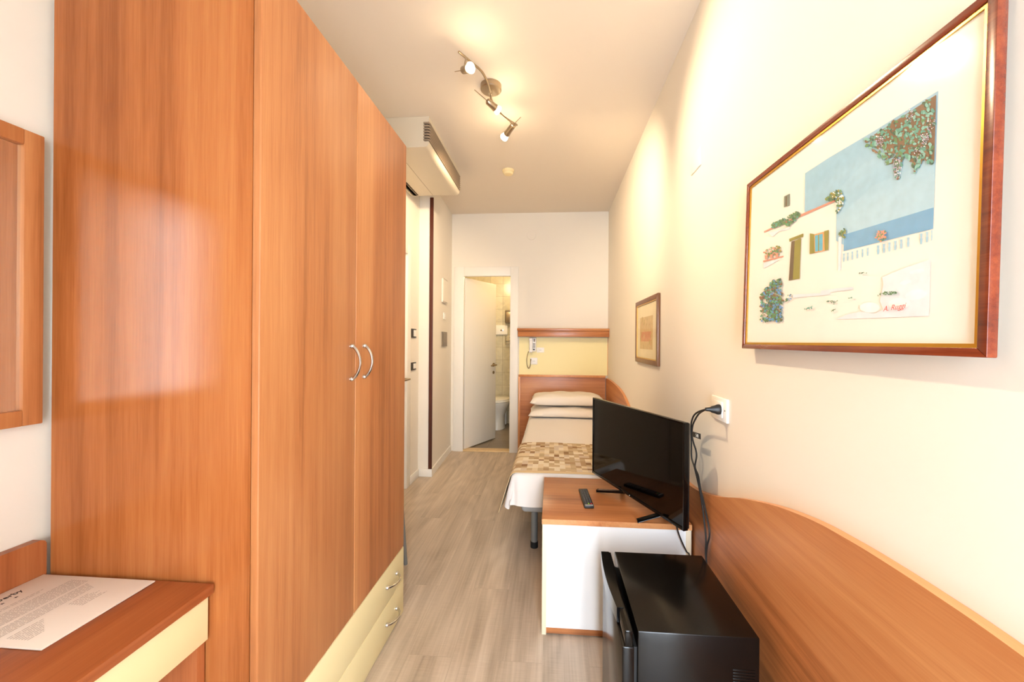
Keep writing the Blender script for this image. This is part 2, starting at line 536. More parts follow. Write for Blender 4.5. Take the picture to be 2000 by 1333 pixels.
# ------------------------------------------------------------------ the room
BX0 = -1.36                                     # bathroom left wall
struct('floor', MB().box(-1.45, 0.80, FRONT_Y - 0.12, 4.60, -0.06, 0.0), 'floor', origin=(0, 0, 0))
struct('ceiling', MB().box(-1.45, 0.80, FRONT_Y - 0.12, 4.60, CEIL, CEIL + 0.08), 'ceiling')
struct('wall_right', MB().box(RIGHT_X, RIGHT_X + 0.12, FRONT_Y - 0.12, 4.62, 0, CEIL), 'wall')
OP = (-1.075, -0.452, 2.085)                    # rough opening of the bathroom door
mb = MB()
mb.box(-1.45, OP[0], BACK_Y, BACK_Y + 0.10, 0, CEIL).box(OP[1], RIGHT_X, BACK_Y, BACK_Y + 0.10, 0, CEIL)
mb.box(OP[0], OP[1], BACK_Y, BACK_Y + 0.10, OP[2], CEIL)
struct('wall_back', mb, 'wall')
mb = MB()                                        # left wall with the chase that steps out at the far end
DOORW = (2.56, 3.36, 2.10)
mb.box(LEFT_X - 0.12, LEFT_X, FRONT_Y - 0.12, DOORW[0], 0, CEIL).box(LEFT_X - 0.12, LEFT_X, DOORW[1], 3.64, 0, CEIL)
mb.box(LEFT_X - 0.12, LEFT_X, DOORW[0], DOORW[1], DOORW[2], CEIL)
struct('wall_left', mb, 'wall')
PY = 3.636
mb = MB()
mb.prism([(LEFT_X, PY, 0), (-1.146, PY, 0), (-1.186, BACK_Y, 0), (LEFT_X, BACK_Y, 0)], (0, 0, CEIL))
struct('wall_chase', mb, 'wall')
mb = MB()
mb.box(-1.45, WIN[0], FRONT_Y - 0.40, FRONT_Y, 0, CEIL).box(WIN[1], RIGHT_X, FRONT_Y - 0.40, FRONT_Y, 0, CEIL)
mb.box(WIN[0], WIN[1], FRONT_Y - 0.40, FRONT_Y, 0, WIN[2]).box(WIN[0], WIN[1], FRONT_Y - 0.40, FRONT_Y, WIN[3], CEIL)
struct('wall_front', mb, 'wall')
mb = MB()
fw = 0.05
mb.box(WIN[0], WIN[0] + fw, FRONT_Y - 0.08, FRONT_Y - 0.02, WIN[2], WIN[3]).box(WIN[1] - fw, WIN[1], FRONT_Y - 0.08, FRONT_Y - 0.02, WIN[2], WIN[3])
mb.box(WIN[0] + fw, WIN[1] - fw, FRONT_Y - 0.08, FRONT_Y - 0.02, WIN[2], WIN[2] + fw).box(WIN[0] + fw, WIN[1] - fw, FRONT_Y - 0.08, FRONT_Y - 0.02, WIN[3] - fw, WIN[3])
xm = (WIN[0] + WIN[1]) / 2
mb.box(xm - fw / 2, xm + fw / 2, FRONT_Y - 0.08, FRONT_Y - 0.02, WIN[2] + fw, WIN[3] - fw)
struct('window_1', mb, 'white')

# skirting: niche wall, front of the chase, along the chase
BBH, BBT = 0.073, 0.012
struct('baseboard_left', MB().box(LEFT_X, LEFT_X + BBT, DOORW[1] + 0.05, PY, 0, BBH, 0.003).box(LEFT_X, LEFT_X + BBT, FRONT_Y, DOORW[0] - 0.05, 0, BBH, 0.003), 'white')
mb = MB().box(LEFT_X + BBT, -1.146 + BBT, PY - BBT, PY, 0, BBH, 0.003)
d = Vector((-0.04, BACK_Y - PY, 0)).normalized(); nrm = Vector((d.y, -d.x, 0))
p0, p1 = Vector((-1.146, PY, 0)), Vector((-1.185, BACK_Y - 0.02, 0))
mb.prism([p0, p0 + nrm * BBT, p1 + nrm * BBT, p1], (0, 0, BBH))
struct('baseboard_chase', mb, 'white')
# dark wood strip that guards the outer corner of the chase
sx0, sx1 = -1.168, -1.134
struct('trim_1', MB().box(sx0, sx1, PY - 0.014, PY - 0.0005, BBH + 0.003, 2.66, 0.002), 'dark_brown')

# ---- bathroom behind
BZ, BFY = 2.42, 6.10
struct('floor_bathroom', MB().box(BX0, -0.20, 4.56, BFY, -0.06, 0.0), 'bath_floor')
struct('ceiling_bathroom', MB().box(BX0, -0.20, 4.61, BFY, BZ, BZ + 0.06), 'bath_wall_plaster')
struct('wall_bathroom_back', MB().box(BX0, -0.20, BFY, BFY + 0.08, 0, BZ), 'bath_tile')
struct('wall_bathroom_left', MB().box(BX0 - 0.08, BX0, 4.61, BFY, 0, BZ), 'bath_tile')
struct('wall_bathroom_right', MB().box(-0.28, -0.20, 4.61, BFY, 0, BZ), 'bath_tile')
struct('trim_2', MB().box(OP[0], OP[1], 4.50, 4.62, 0.0, 0.014, 0.003), 'threshold')
# casing of the bathroom door
c0, c1 = -1.036, -0.489
mb = MB()
mb.box(-1.150, c0, BACK_Y - 0.016, BACK_Y + 0.03, 0.0, 2.165, 0.003)
mb.box(c1, -0.398, BACK_Y - 0.016, BACK_Y + 0.03, 0.0, 2.165, 0.003)
mb.box(c0, c1, BACK_Y - 0.016, BACK_Y + 0.03, 2.055, 2.165, 0.003)
struct('trim_3', mb, 'white')
# the leaf, swung into the bathroom
hinge = Vector((-1.030, 4.548, 0)); free = Vector((-0.743, 5.115, 0))
ld = (free - hinge); lw = ld.length; ld.normalize(); ln = Vector((ld.y, -ld.x, 0))
door = bpy.data.objects.new('door_1', None); COL.objects.link(door); door.location = hinge; door['kind'] = 'structure'
lm = frame_matrix(hinge, ld, -ln)
MB().box(0, lw, 0, 0.038, 0.014, 2.046, 0.002, mat=lm).build('leaf', 'white', door)
for s in (0, 1):                                 # lever handle on each face, with its key plate
    y0 = 0.0 if s == 0 else 0.038
    sg = -1 if s == 0 else 1
    mb = MB()
    q = lambda x, y, z: lm @ Vector((x, y0 + sg * y, z))
    mb.lathe([(0.0, 0), (0.024, 0), (0.024, 0.008), (0.0, 0.008)], q(lw - 0.055, 0.0, 0.985), axis=-ln * (-1 if s == 0 else 1), n=20)
    mb.tube(smooth_path([q(lw - 0.055, 0.004, 0.985), q(lw - 0.055, 0.045, 0.985), q(lw - 0.075, 0.055, 0.985), q(lw - 0.175, 0.055, 0.98)], 5), 0.009, 10)
    h = mb.build('door_handle', 'nickel', door)
    mb = MB().lathe([(0.0, 0), (0.02, 0), (0.02, 0.006), (0.0, 0.006)], q(lw - 0.055, 0.0, 0.885), axis=-ln * (-1 if s == 0 else 1), n=20)
    mb.build('key_plate', 'nickel', door)

# entry door in the left wall, mostly behind the wardrobe
ed = bpy.data.objects.new('door_2', None); COL.objects.link(ed); ed.location = (LEFT_X, DOORW[0], 0); ed['kind'] = 'structure'
MB().box(LEFT_X - 0.06, LEFT_X - 0.015, DOORW[0] + 0.045, DOORW[1] - 0.045, 0.005, DOORW[2] - 0.045).build('leaf', 'white', ed)
mb = MB()
for (a, b) in ((DOORW[0] - 0.04, DOORW[0] + 0.045), (DOORW[1] - 0.045, DOORW[1] + 0.04)):
    mb.box(LEFT_X - 0.12, LEFT_X + 0.012, a, b, 0, DOORW[2] + 0.04, 0.002)
mb.box(LEFT_X - 0.12, LEFT_X + 0.012, DOORW[0] + 0.045, DOORW[1] - 0.045, DOORW[2] - 0.045, DOORW[2] + 0.04, 0.002)
mb.build('frame', 'white', ed)
mb = MB()
hz = 0.965
mb.lathe([(0, 0), (0.024, 0), (0.024, 0.008), (0, 0.008)], (LEFT_X - 0.015, 3.27, hz), axis=(1, 0, 0), n=20)
mb.tube(smooth_path([(LEFT_X - 0.01, 3.27, hz), (LEFT_X + 0.045, 3.27, hz), (LEFT_X + 0.05, 3.25, hz), (LEFT_X + 0.05, 3.15, hz)], 5), 0.009, 10)
mb.build('door_handle', 'nickel', ed)

# ------------------------------------------------------------------ wardrobe
WX, WY0, WY1, WT = -0.70, 0.885, 1.811, 2.226
w = thing('wardrobe', 'tall two-door cherry wood wardrobe with two cream drawers at its foot', 'wardrobe', (-0.98, 1.35, 0))
SX = WX - 0.022                                  # front of the carcass
WB = -1.250
mb = MB()
mb.box(WB, SX, WY0, WY0 + 0.022, 0.0, WT)
mb.build('side_panel', 'cherry_side', w)
MB().box(WB, SX, WY1 - 0.022, WY1, 0.0, WT).build('side_panel', 'cherry_side', w)
mb = MB()
mb.box(WB, SX, WY0 + 0.022, WY1 - 0.022, WT - 0.022, WT).box(WB, SX, WY0 + 0.022, WY1 - 0.022, 0.0, 0.022)
mb.box(WB, WB + 0.008, WY0 + 0.022, WY1 - 0.022, 0.022, WT - 0.022)
mb.build('carcass', 'cherry_y', w)
ds, dz = 1.343, 0.317
def bow_handle(p0, p1, out, rise=0.028, r=0.0045):
    """chrome bow handle between two feet, arched away along `out`"""
    p0, p1, out = Vector(p0), Vector(p1), Vector(out)
    mb = MB()
    pts = []
    for k in range(15):
        t = k / 14
        pts.append(p0.lerp(p1, t) + out * (0.006 + rise * math.sin(PI * t) ** 0.7))
    mb.tube(pts, [r * (1.35 - 0.35 * math.sin(PI * k / 14)) for k in range(15)], 10)
    for p in (p0, p1):
        mb.lathe([(0, 0), (0.0085, 0), (0.0075, 0.008), (0.004, 0.012), (0, 0.012)], p, axis=out, n=14)
    return mb
for (a, b, hy) in ((WY0 - 0.001, ds - 0.0015, ds - 0.034), (ds + 0.0015, WY1, ds + 0.057)):
    dr = MB().box(SX + 0.001, WX, a, b, dz + 0.002, WT, 0.0035, seg=3).build('door', 'cherry_z', w)
    bow_handle((WX, hy, 1.278), (WX, hy, 1.163), (1, 0, 0)).build('handle', 'chrome', dr)
for (z0, z1, hz) in ((0.006, 0.161, 0.0795), (0.163, 0.315, 0.239)):
    dr = MB().box(SX + 0.001, WX, WY0, WY1, z0, z1, 0.0015).build('drawer', 'cream', w)
    for hy in (1.67, 1.03):
        bow_handle((WX, hy - 0.052, hz), (WX, hy + 0.052, hz), (1, 0, 0)).build('handle', 'chrome', dr)

# ------------------------------------------------------------------ desk, paper, mirror at the left
DX, DZ = -0.806, 0.712
DY0, DY1 = -0.12, 0.878
desk = thing('wall_desk', 'cherry wood desk with cream drawer front against the wardrobe side', 'desk', (-1.05, 0.38, 0))
MB().box(LEFT_X + 0.001, DX, DY0, DY1, DZ - 0.023, DZ, 0.002).build('desk_top', 'cherry_desk', desk)
pts = []
x = LEFT_X + 0.001
for (yy, zz) in ((DY0, DZ), (DY1 - 0.001, DZ), (DY1 - 0.001, DZ + 0.078), (DY1 - 0.004, DZ + 0.085), (DY1 - 0.012, DZ + 0.09), (DY0, DZ + 0.09)):
    pts.append((x, yy, zz))
MB().prism(pts, (0.022, 0, 0)).build('back_board', 'cherry_desk_z', desk)
MB().box(-0.836, -0.817, DY0 + 0.025, DY1 - 0.004, 0.580, DZ - 0.030, 0.0015).build('drawer', 'cream', desk)
mb = MB().box(LEFT_X + 0.03, -0.838, DY0 + 0.03, DY1 - 0.03, 0.585, DZ - 0.024)
mb.build('drawer_case', 'cherry_y', desk)
for (a, b) in ((DY1 - 0.022, DY1 - 0.001), (DY0, DY0 + 0.02)):
    MB().box(LEFT_X + 0.02, -0.828, a, b, 0.0, DZ - 0.024, 0.001).build('leg_panel', 'cherry_desk_z', desk)

card = thing('notice_card', 'white printed hotel notice lying on the desk beside the wardrobe', 'notice', (-1.12, 0.76, DZ))
# page frame: reading direction runs away from the camera, top of the page towards the left wall
PW, PH = 0.210, 0.297
po = Vector((-0.950, 0.660, DZ + 0.001))         # lower left corner of the page as read
pm = frame_matrix(po, (0.0, 1, 0), (-1, 0.0, 0))
MB().box(0, PW, 0, PH, 0, 0.003, 0.0008, mat=pm).build('card', 'paper', card)
mb = MB()
tm = text_mesh('Hotel Derby', 0.0175, 'CENTER')
mb.mesh(tm, pm @ Matrix.Translation((PW * 0.50, PH - 0.036, 0.0033)))
def star(cx, cy, r):
    return [pm @ Vector((cx + (r if k % 2 == 0 else r * 0.42) * math.sin(PI * k / 5), cy + (r if k % 2 == 0 else r * 0.42) * math.cos(PI * k / 5), 0.0035)) for k in range(10)]
for k in (-1, 0, 1): mb.poly(star(PW * 0.50 + k * 0.022, PH - 0.051, 0.0042))
mb.build('heading', 'ink', card, smooth=0)
mb = MB()
rnd = random.Random(4)
rows = [(PH - 0.075, 0.2, 0.75), (PH - 0.081, 0.22, 0.7)] + [(PH - 0.098 - 0.0058 * k, 0.09, 0.93) for k in range(8)] + [(PH - 0.152 - 0.0058 * k, 0.09, 0.88 - 0.01 * k) for k in range(6)]
rows += [(PH - 0.197 - 0.0062 * k, 0.55, 0.72 + 0.03 * (k % 3)) for k in range(6)] + [(PH - 0.2 - 0.0062 * k, 0.08, 0.34 - 0.02 * k) for k in range(8)]
for (yy, f0, f1) in rows:
    x = PW * f0
    while x < PW * f1:
        ww = rnd.uniform(0.004, 0.013)
        e = min(x + ww, PW * f1)
        mb.poly([pm @ Vector(q) for q in ((x, yy, 0.0035), (e, yy, 0.0035), (e, yy + 0.0013, 0.0035), (x, yy + 0.0013, 0.0035))])
        x = e + 0.0016
mb.build('text_lines', 'ink_grey', card, smooth=0)

MY0, MY1, MZ0, MZ1, MFW = 0.40, 0.866, 1.090, 1.793, 0.037
mir = thing('wall_mirror', 'rectangular mirror in a cherry wood frame on the wall above the desk', 'mirror', (LEFT_X, 0.64, MZ0))
xa, xb = LEFT_X + 0.002, LEFT_X + 0.026
mb = MB()
mb.box(xa, xb, MY0, MY0 + MFW, MZ0, MZ1, 0.002).box(xa, xb, MY1 - MFW, MY1, MZ0, MZ1, 0.002)
mb.box(xa, xb, MY0 + MFW, MY1 - MFW, MZ0, MZ0 + MFW, 0.002).box(xa, xb, MY0 + MFW, MY1 - MFW, MZ1 - MFW, MZ1, 0.002)
mb.build('frame', 'cherry_z', mir)
MB().box(xa, LEFT_X + 0.016, MY0 + MFW - 0.003, MY1 - MFW + 0.003, MZ0 + MFW - 0.003, MZ1 - MFW + 0.003).build('glass', 'mirror', mir)

# ------------------------------------------------------------------ chair glimpsed behind the wardrobe
ch = thing('side_chair', 'brown chair with grey metal legs glimpsed behind the far end of the wardrobe', 'chair', (-1.04, 2.04, 0))
mb = MB()
def seatp(i, j):
    u, v = i / 10 - 0.5, j / 10 - 0.5
    rx = 0.205 * (1 - 0.10 * (2 * v) ** 4); ry = 0.18 * (1 - 0.10 * (2 * u) ** 4)
    return (-1.060 + 2 * u * rx, 2.04 + 2 * v * ry, 0.462 - 0.025 * max(0, 2 * u) ** 3 + 0.012 * (abs(2 * v) ** 2) - 0.01)
mb.grid(seatp, 10, 10, both=0.014)
mb.build('seat', 'cherry_y', ch)
MB().grid(lambda i, j: (-1.235 - 0.03 * (i / 8) + 0.02 * (abs(j / 8 - 0.5) * 2) ** 2, 1.88 + 0.33 * j / 8, 0.56 + 0.28 * i / 8), 8, 8, both=0.012).build('backrest', 'cherry_y', ch)
for (lx, ly, sx_, sy_) in ((-0.838, 1.90, 1, -1), (-0.838, 2.20, 1, 1)):
    MB().tube([(lx, ly, 0.0), (lx - 0.025, ly - sy_ * 0.02, 0.44)], 0.011, 10).build('leg', 'steel_paint', ch)
for (ly, sy_) in ((1.90, -1), (2.20, 1)):
    MB().tube(smooth_path([(-1.225, ly, 0.0), (-1.20, ly - sy_ * 0.02, 0.44), (-1.225, ly - sy_ * 0.02, 0.6), (-1.25, ly - sy_ * 0.02, 0.80)], 5), 0.011, 10).build('leg', 'steel_paint', ch)

# ------------------------------------------------------------------ fan coil unit high on the left wall
AX, AY0, AY1, AZ = -0.827, 2.53, 3.385, 2.586
ac = thing('air_conditioner', 'ivory air conditioning unit with slatted front high above the entry door', 'air conditioner', (-1.06, 2.95, AZ))
mb = MB()
prof = [(LEFT_X + 0.001, AZ), (AX - 0.035, AZ), (AX - 0.018, AZ + 0.003), (AX - 0.006, AZ + 0.010), (AX, AZ + 0.022), (AX, CEIL - 0.001), (LEFT_X + 0.001, CEIL - 0.001)]
mb.prism([(a, AY0, b) for a, b in prof], (0, AY1 - AY0, 0))
mb.build('housing', 'ac_plastic', ac)
gz0, gz1 = AZ + 0.038, CEIL - 0.038
MB().box(AX - 0.004, AX + 0.001, AY0 + 0.004, AY1 - 0.004, gz0, gz1).box(AX - 0.03, AX + 0.001, AY0 - 0.001, AY0 + 0.004, gz0, gz1).build('grille_recess', 'ac_dark', ac)
mb = MB()
for k in range(7):
    z = gz0 + 0.008 + (gz1 - gz0 - 0.016) * k / 6
    a = 0.0062
    path = [(AX - 0.034, AY0 - 0.003, z), (AX - 0.006, AY0 - 0.003, z), (AX + 0.0035, AY0 + 0.004, z), (AX + 0.0035, AY1 - 0.004, z)]
    mb.tube(path, a, 8)
mb.build('front_grille', 'ac_slat', ac)
g0 = on_z(786, 362, AZ); g1 = on_z(815, 386, AZ)
mb = MB(); 
gx1 = g1.x
MB().box(LEFT_X + 0.03, gx1, AY1 - 0.30, AY1 - 0.02, AZ - 0.002, AZ + 0.001).build('intake_recess', 'ac_dark', ac)
for k in range(9):
    y = AY1 - 0.285 + 0.031 * k
    pass
nb = 7
for k in range(nb):
    x = LEFT_X + 0.045 + (gx1 - LEFT_X - 0.06) * k / (nb - 1)
    mb.box(x - 0.006, x + 0.006, AY1 - 0.30, AY1 - 0.02, AZ - 0.006, AZ - 0.001, 0.001)
mb.build('intake_grille', 'ac_slat', ac)
xs = on_z(838, 380, AZ).x
MB().box(xs - 0.0012, xs + 0.0012, AY0 + 0.01, AY1 - 0.01, AZ - 0.001, AZ + 0.001).build('panel_seam', 'ac_slat', ac)

# ------------------------------------------------------------------ ceiling spotlight bar
lc = on_z(952, 168, CEIL)
lamp = thing('spotlight_bar', 'brushed nickel ceiling bar with three lit halogen spotlights', 'ceiling lamp', (lc.x, lc.y, CEIL))
MB().lathe([(0, 0), (0.061, 0), (0.061, -0.026), (0.056, -0.031), (0.02, -0.034), (0, -0.034)], (lc.x, lc.y, CEIL), n=40).build('ceiling_rose', 'nickel', lamp)
RZ = CEIL - 0.085
rail = smooth_path([on_z(888, 103, RZ), on_z(910, 121, RZ), on_z(935, 143, RZ), on_z(948, 172, RZ), on_z(955, 200, RZ), on_z(975, 226, RZ), on_z(1004, 245, RZ)], 8)
mb = MB().tube(rail, 0.0062, 10)
pc = on_z(950, 184, RZ)
mb.tube([(lc.x, lc.y, CEIL - 0.03), (lc.x, lc.y, CEIL - 0.05), (pc.x, pc.y, RZ)], 0.006, 10)
mb.build('rail', 'nickel', lamp)
SZ = RZ - 0.055
#       rail pixel, tail pixel, back of head pixel, bulb pixel, height change head -> bulb
spots = [((903, 113), (881, 142), (897, 139), (912, 134), -0.020, Vector((0.62, 1.30, 1.9))),
         ((955, 199), (920, 177), (946, 199), (967, 217), -0.020, Vector((0.62, 3.05, 1.95))),
         ((990, 236), (1011, 229), (997, 244), (979, 269), -0.020, Vector((-1.28, 3.45, 1.75)))]
for (rp, tp, bp_, gp, dzz, aim) in spots:
    P = on_z(*rp, RZ); B = on_z(*bp_, SZ); G = on_z(*gp, SZ + dzz); T = on_z(*tp, SZ + 0.012)
    ax = (G - B).normalized(); ln_ = (G - B).length
    hd = MB().lathe([(0, -0.004), (0.013, -0.004), (0.0175, 0.002), (0.0185, ln_ * 0.45), (0.021, ln_ * 0.72), (0.018, ln_ * 0.74), (0, ln_ * 0.74)], B, axis=ax, n=24)
    hd.tube([P, P + (B - P) * 0.5 + Vector((0, 0, -0.01)), B + ax * 0.012], 0.0045, 8)
    hd = hd.build('spot_head', 'nickel', lamp)
    MB().tube([B - ax * 0.002, T], 0.0022, 8).build('aiming_rod', 'nickel', hd)
    bl = MB().lathe([(0, ln_ * 0.70), (0.016, ln_ * 0.70), (0.025, ln_ * 0.98), (0.0245, ln_ * 1.02), (0.016, ln_ * 1.06), (0, ln_ * 1.07)], B, axis=ax, n=24).build('bulb', 'bulb', hd)
    ldt = bpy.data.lights.new('halogen_spot', 'SPOT')
    ldt.energy = 80; ldt.color = (1.0, 0.775, 0.50); ldt.spot_size = math.radians(95); ldt.spot_blend = 0.9; ldt.shadow_soft_size = 0.02
    lo = bpy.data.objects.new('halogen_spot', ldt); COL.objects.link(lo); lo.parent = hd
    lp = B + ax * (ln_ * 1.12 + 0.02)
    lo.location = lp - wloc(hd)
    gdt = bpy.data.lights.new('halogen_glow', 'POINT'); gdt.energy = 0.9; gdt.color = (1.0, 0.775, 0.50); gdt.shadow_soft_size = 0.02
    go = bpy.data.objects.new('halogen_glow', gdt); COL.objects.link(go); go.parent = hd; go.location = lo.location
    lo.rotation_euler = (aim - lp).to_track_quat('-Z', 'Y').to_euler()

# warm lamp of the bathroom
bl = thing('bathroom_ceiling_lamp', 'round ceiling lamp inside the bathroom', 'ceiling lamp', (-0.75, 5.25, BZ))
bld = bpy.data.lights.new('bathroom_light', 'POINT'); bld.energy = 12; bld.color = (1.0, 0.80, 0.50); bld.shadow_soft_size = 0.10
blo = bpy.data.objects.new('bathroom_light', bld); COL.objects.link(blo); blo.parent = bl; blo.location = (0, 0, -0.18)
MB().lathe([(0, 0), (0.11, 0), (0.115, -0.02), (0.09, -0.055), (0, -0.07)], (-0.75, 5.25, BZ), n=28).build('shade', 'lamp_shade', bl)

# ------------------------------------------------------------------ small fittings
sd = on_z(988, 333, CEIL)
o = MB().lathe([(0, 0), (0.051, 0), (0.051, -0.012), (0.047, -0.020), (0.043, -0.021), (0.043, -0.028), (0.036, -0.038), (0.02, -0.041), (0, -0.041)], (sd.x, sd.y, CEIL), n=36).build('smoke_detector', 'detector', origin=(sd.x, sd.y, CEIL))
tag(o, 'round cream smoke detector on the ceiling beyond the spotlights', 'smoke detector')
cp = on_y(1035, 460, BACK_Y)
o = MB().lathe([(0, 0), (0.052, 0), (0.050, 0.004), (0, 0.005)], (cp.x, BACK_Y, cp.z), axis=(0, -1, 0), n=36).build('junction_cover', 'wall', origin=(cp.x, BACK_Y, cp.z))
tag(o, 'round painted junction box cover high on the far wall', 'cover plate')
o = MB().box(RIGHT_X - 0.006, RIGHT_X, 1.725, 1.84, 2.065, 2.145, 0.002).build('blank_wall_plate', 'wall')
tag(o, 'square painted blank plate high on the right wall', 'cover plate')
# things on the chase wall
def chase_box(name, mat, y0, y1, z0, z1, t, label, cat, bev=0.004):
    a = Vector((-1.146, PY, 0)); f0, f1 = (y0 - PY), (y1 - PY)
    q0 = a + d * f0; q1 = a + d * f1
    m = frame_matrix((q0.x, q0.y, 0), d, nrm)
    t_ = thing(name, label, cat, (q0.x, q0.y, z0))
    MB().box(0, f1 - f0, -0.0 + 0.0005, t, z0, z1, bev, mat=frame_matrix(q0, d, -nrm) @ Matrix.Scale(-1, 4, (0, 1, 0))).build('cover', mat, t_)
    return t_, frame_matrix(q0, d, -nrm) @ Matrix.Scale(-1, 4, (0, 1, 0)), f1 - f0
t_, mm, wd = chase_box('wall_box', 'wall', 4.02, 4.22, 1.705, 1.958, 0.016, 'white rectangular fuse box cover on the wall left of the bathroom door', 'wall box')
MB().box(0.006, wd - 0.006, 0.016, 0.019, 1.715, 1.948, 0.002, mat=mm).build('lid', 'wall', t_)
t_, mm, wd = chase_box('light_switch', 'plate_white', 4.10, 4.19, 1.53, 1.60, 0.008, 'small white switch below the white fuse box cover', 'switch', 0.002)
MB().box(0.03, wd - 0.03, 0.008, 0.012, 1.545, 1.585, 0.001, mat=mm).build('rocker', 'white', t_)
t_, mm, wd = chase_box('thermostat', 'plate_grey', 4.03, 4.24, 1.24, 1.39, 0.012, 'grey rectangular control plate on the wall left of the bathroom door', 'control panel', 0.002)
MB().box(0.012, wd - 0.012, 0.012, 0.0145, 1.252, 1.378, 0.001, mat=mm).build('inner_plate', 'plate_grey', t_)
# two dark switch plates on the niche wall
for (z0, z1, lab) in ((1.322, 1.405, 'upper of two dark framed switches beyond the wardrobe'), (1.026, 1.098, 'lower of two dark framed switches beyond the wardrobe')):
    s = thing('light_switch', lab, 'switch', (LEFT_X, 3.47, z0), 'dark switches beside the entry door')
    MB().box(LEFT_X, LEFT_X + 0.009, 3.425, 3.545, z0, z1, 0.002).build('frame', 'plate_dark', s)
    MB().box(LEFT_X + 0.009, LEFT_X + 0.013, 3.470, 3.532, z0 + 0.014, z1 - 0.012, 0.001).build('rocker', 'plate_white', s)

# ------------------------------------------------------------------ headboard, shelf, phone, sockets
HX0, HX1 = -0.386, 0.606
hb = thing('headboard', 'cherry wood headboard with pale yellow upper panel on the far wall', 'headboard', (0.11, BACK_Y, 0))
HY = BACK_Y - 0.03
MB().box(HX0 + 0.022, HX1, HY, BACK_Y - 0.001, 0.05, 0.888).build('panel', 'cherry_x', hb)
MB().box(HX0, HX0 + 0.022, HY - 0.012, BACK_Y - 0.001, 0.0, 0.888, 0.001).build('side_post', 'cherry_edge_z', hb)
MB().box(HX0, HX1, HY - 0.012, BACK_Y - 0.001, 0.888, 0.912, 0.001).build('top_rail', 'cherry_edge', hb)
MB().box(HX0 + 0.004, RIGHT_X - 0.006, BACK_Y - 0.014, BACK_Y - 0.001, 0.912, 1.345).build('yellow_panel', 'yellow', hb)
MB().box(RIGHT_X - 0.006, RIGHT_X - 0.001, BACK_Y - 0.018, BACK_Y - 0.001, 0.912, 1.345).build('edge_strip', 'cherry_edge_z', hb)
sh = thing('wall_shelf', 'narrow cherry wood shelf above the yellow panel over the bed', 'shelf', (0.12, BACK_Y, 1.348))
MB().box(-0.395, RIGHT_X - 0.001, BACK_Y - 0.135, BACK_Y - 0.001, 1.418, 1.444, 0.001).build('top_board', 'cherry_x', sh)
MB().box(-0.388, RIGHT_X - 0.001, BACK_Y - 0.122, BACK_Y - 0.104, 1.352, 1.418, 0.001).build('front_board', 'cherry_x', sh)
MB().box(-0.388, RIGHT_X - 0.001, BACK_Y - 0.104, BACK_Y - 0.001, 1.349, 1.366).build('underside', 'cherry_x', sh)

ph = thing('wall_telephone', 'white wall telephone with coiled cord hanging under the shelf', 'telephone', (-0.225, BACK_Y - 0.015, 1.17))
fy = BACK_Y - 0.014
MB().box(-0.262, -0.183, fy - 0.035, fy, 1.178, 1.340, 0.008).build('base', 'phone_white', ph)
mb = MB()
mb.box(-0.262, -0.224, fy - 0.062, fy - 0.036, 1.168, 1.335, 0.011, seg=3)
mb.box(-0.264, -0.222, fy - 0.066, fy - 0.036, 1.168, 1.205, 0.010, seg=3).box(-0.264, -0.222, fy - 0.066, fy - 0.036, 1.30, 1.338, 0.010, seg=3)
mb.build('handset', 'phone_white', ph)
for r_ in range(4):
    for c_ in range(2):
        MB().box(-0.219 + 0.014 * c_, -0.209 + 0.014 * c_, fy - 0.039, fy - 0.034, 1.224 + 0.014 * r_, 1.233 + 0.014 * r_, 0.001).build('button', 'black_matte', ph)
MB().box(-0.217, -0.199, fy - 0.039, fy - 0.034, 1.196, 1.212, 0.001).build('button', 'black_gloss', ph)
MB().box(-0.212, -0.196, fy - 0.038, fy - 0.034, 1.292, 1.325, 0.001).build('display', 'plate_grey', ph)
cpath = smooth_path([(-0.270, fy - 0.03, 1.18), (-0.285, fy - 0.015, 1.13), (-0.291, fy - 0.012, 1.07), (-0.283, fy - 0.012, 1.01), (-0.266, fy - 0.012, 0.985), (-0.250, fy - 0.012, 1.02), (-0.246, fy - 0.012, 1.07), (-0.245, fy - 0.010, 1.092)], 30)
coil = []
for i, p in enumerate(cpath):
    a = i * 1.15
    coil.append(p + Vector((math.cos(a) * 0.0045, math.sin(a) * 0.0045, 0)))
MB().tube(coil, 0.0019, 6).build('coiled_cord', 'phone_cord', ph)
for (x0, x1, z0, z1, lab) in ((-0.178, -0.092, 1.168, 1.226, 'small white socket right of the wall telephone'), (-0.250, -0.168, 1.030, 1.108, 'small white socket below the wall telephone')):
    s = thing('wall_socket', lab, 'socket', ((x0 + x1) / 2, fy, z0), 'white sockets on the yellow panel')
    MB().box(x0, x1, fy - 0.008, fy, z0, z1, 0.002).build('plate', 'plate_white', s)
    mb = MB()
    for k in (-1, 0, 1): mb.lathe([(0, 0), (0.0028, 0), (0.0028, 0.001), (0, 0.001)], ((x0 + x1) / 2 + k * 0.011, fy - 0.008, (z0 + z1) / 2), axis=(0, -1, 0), n=10)
    mb.build('contact_holes', 'black_matte', s)

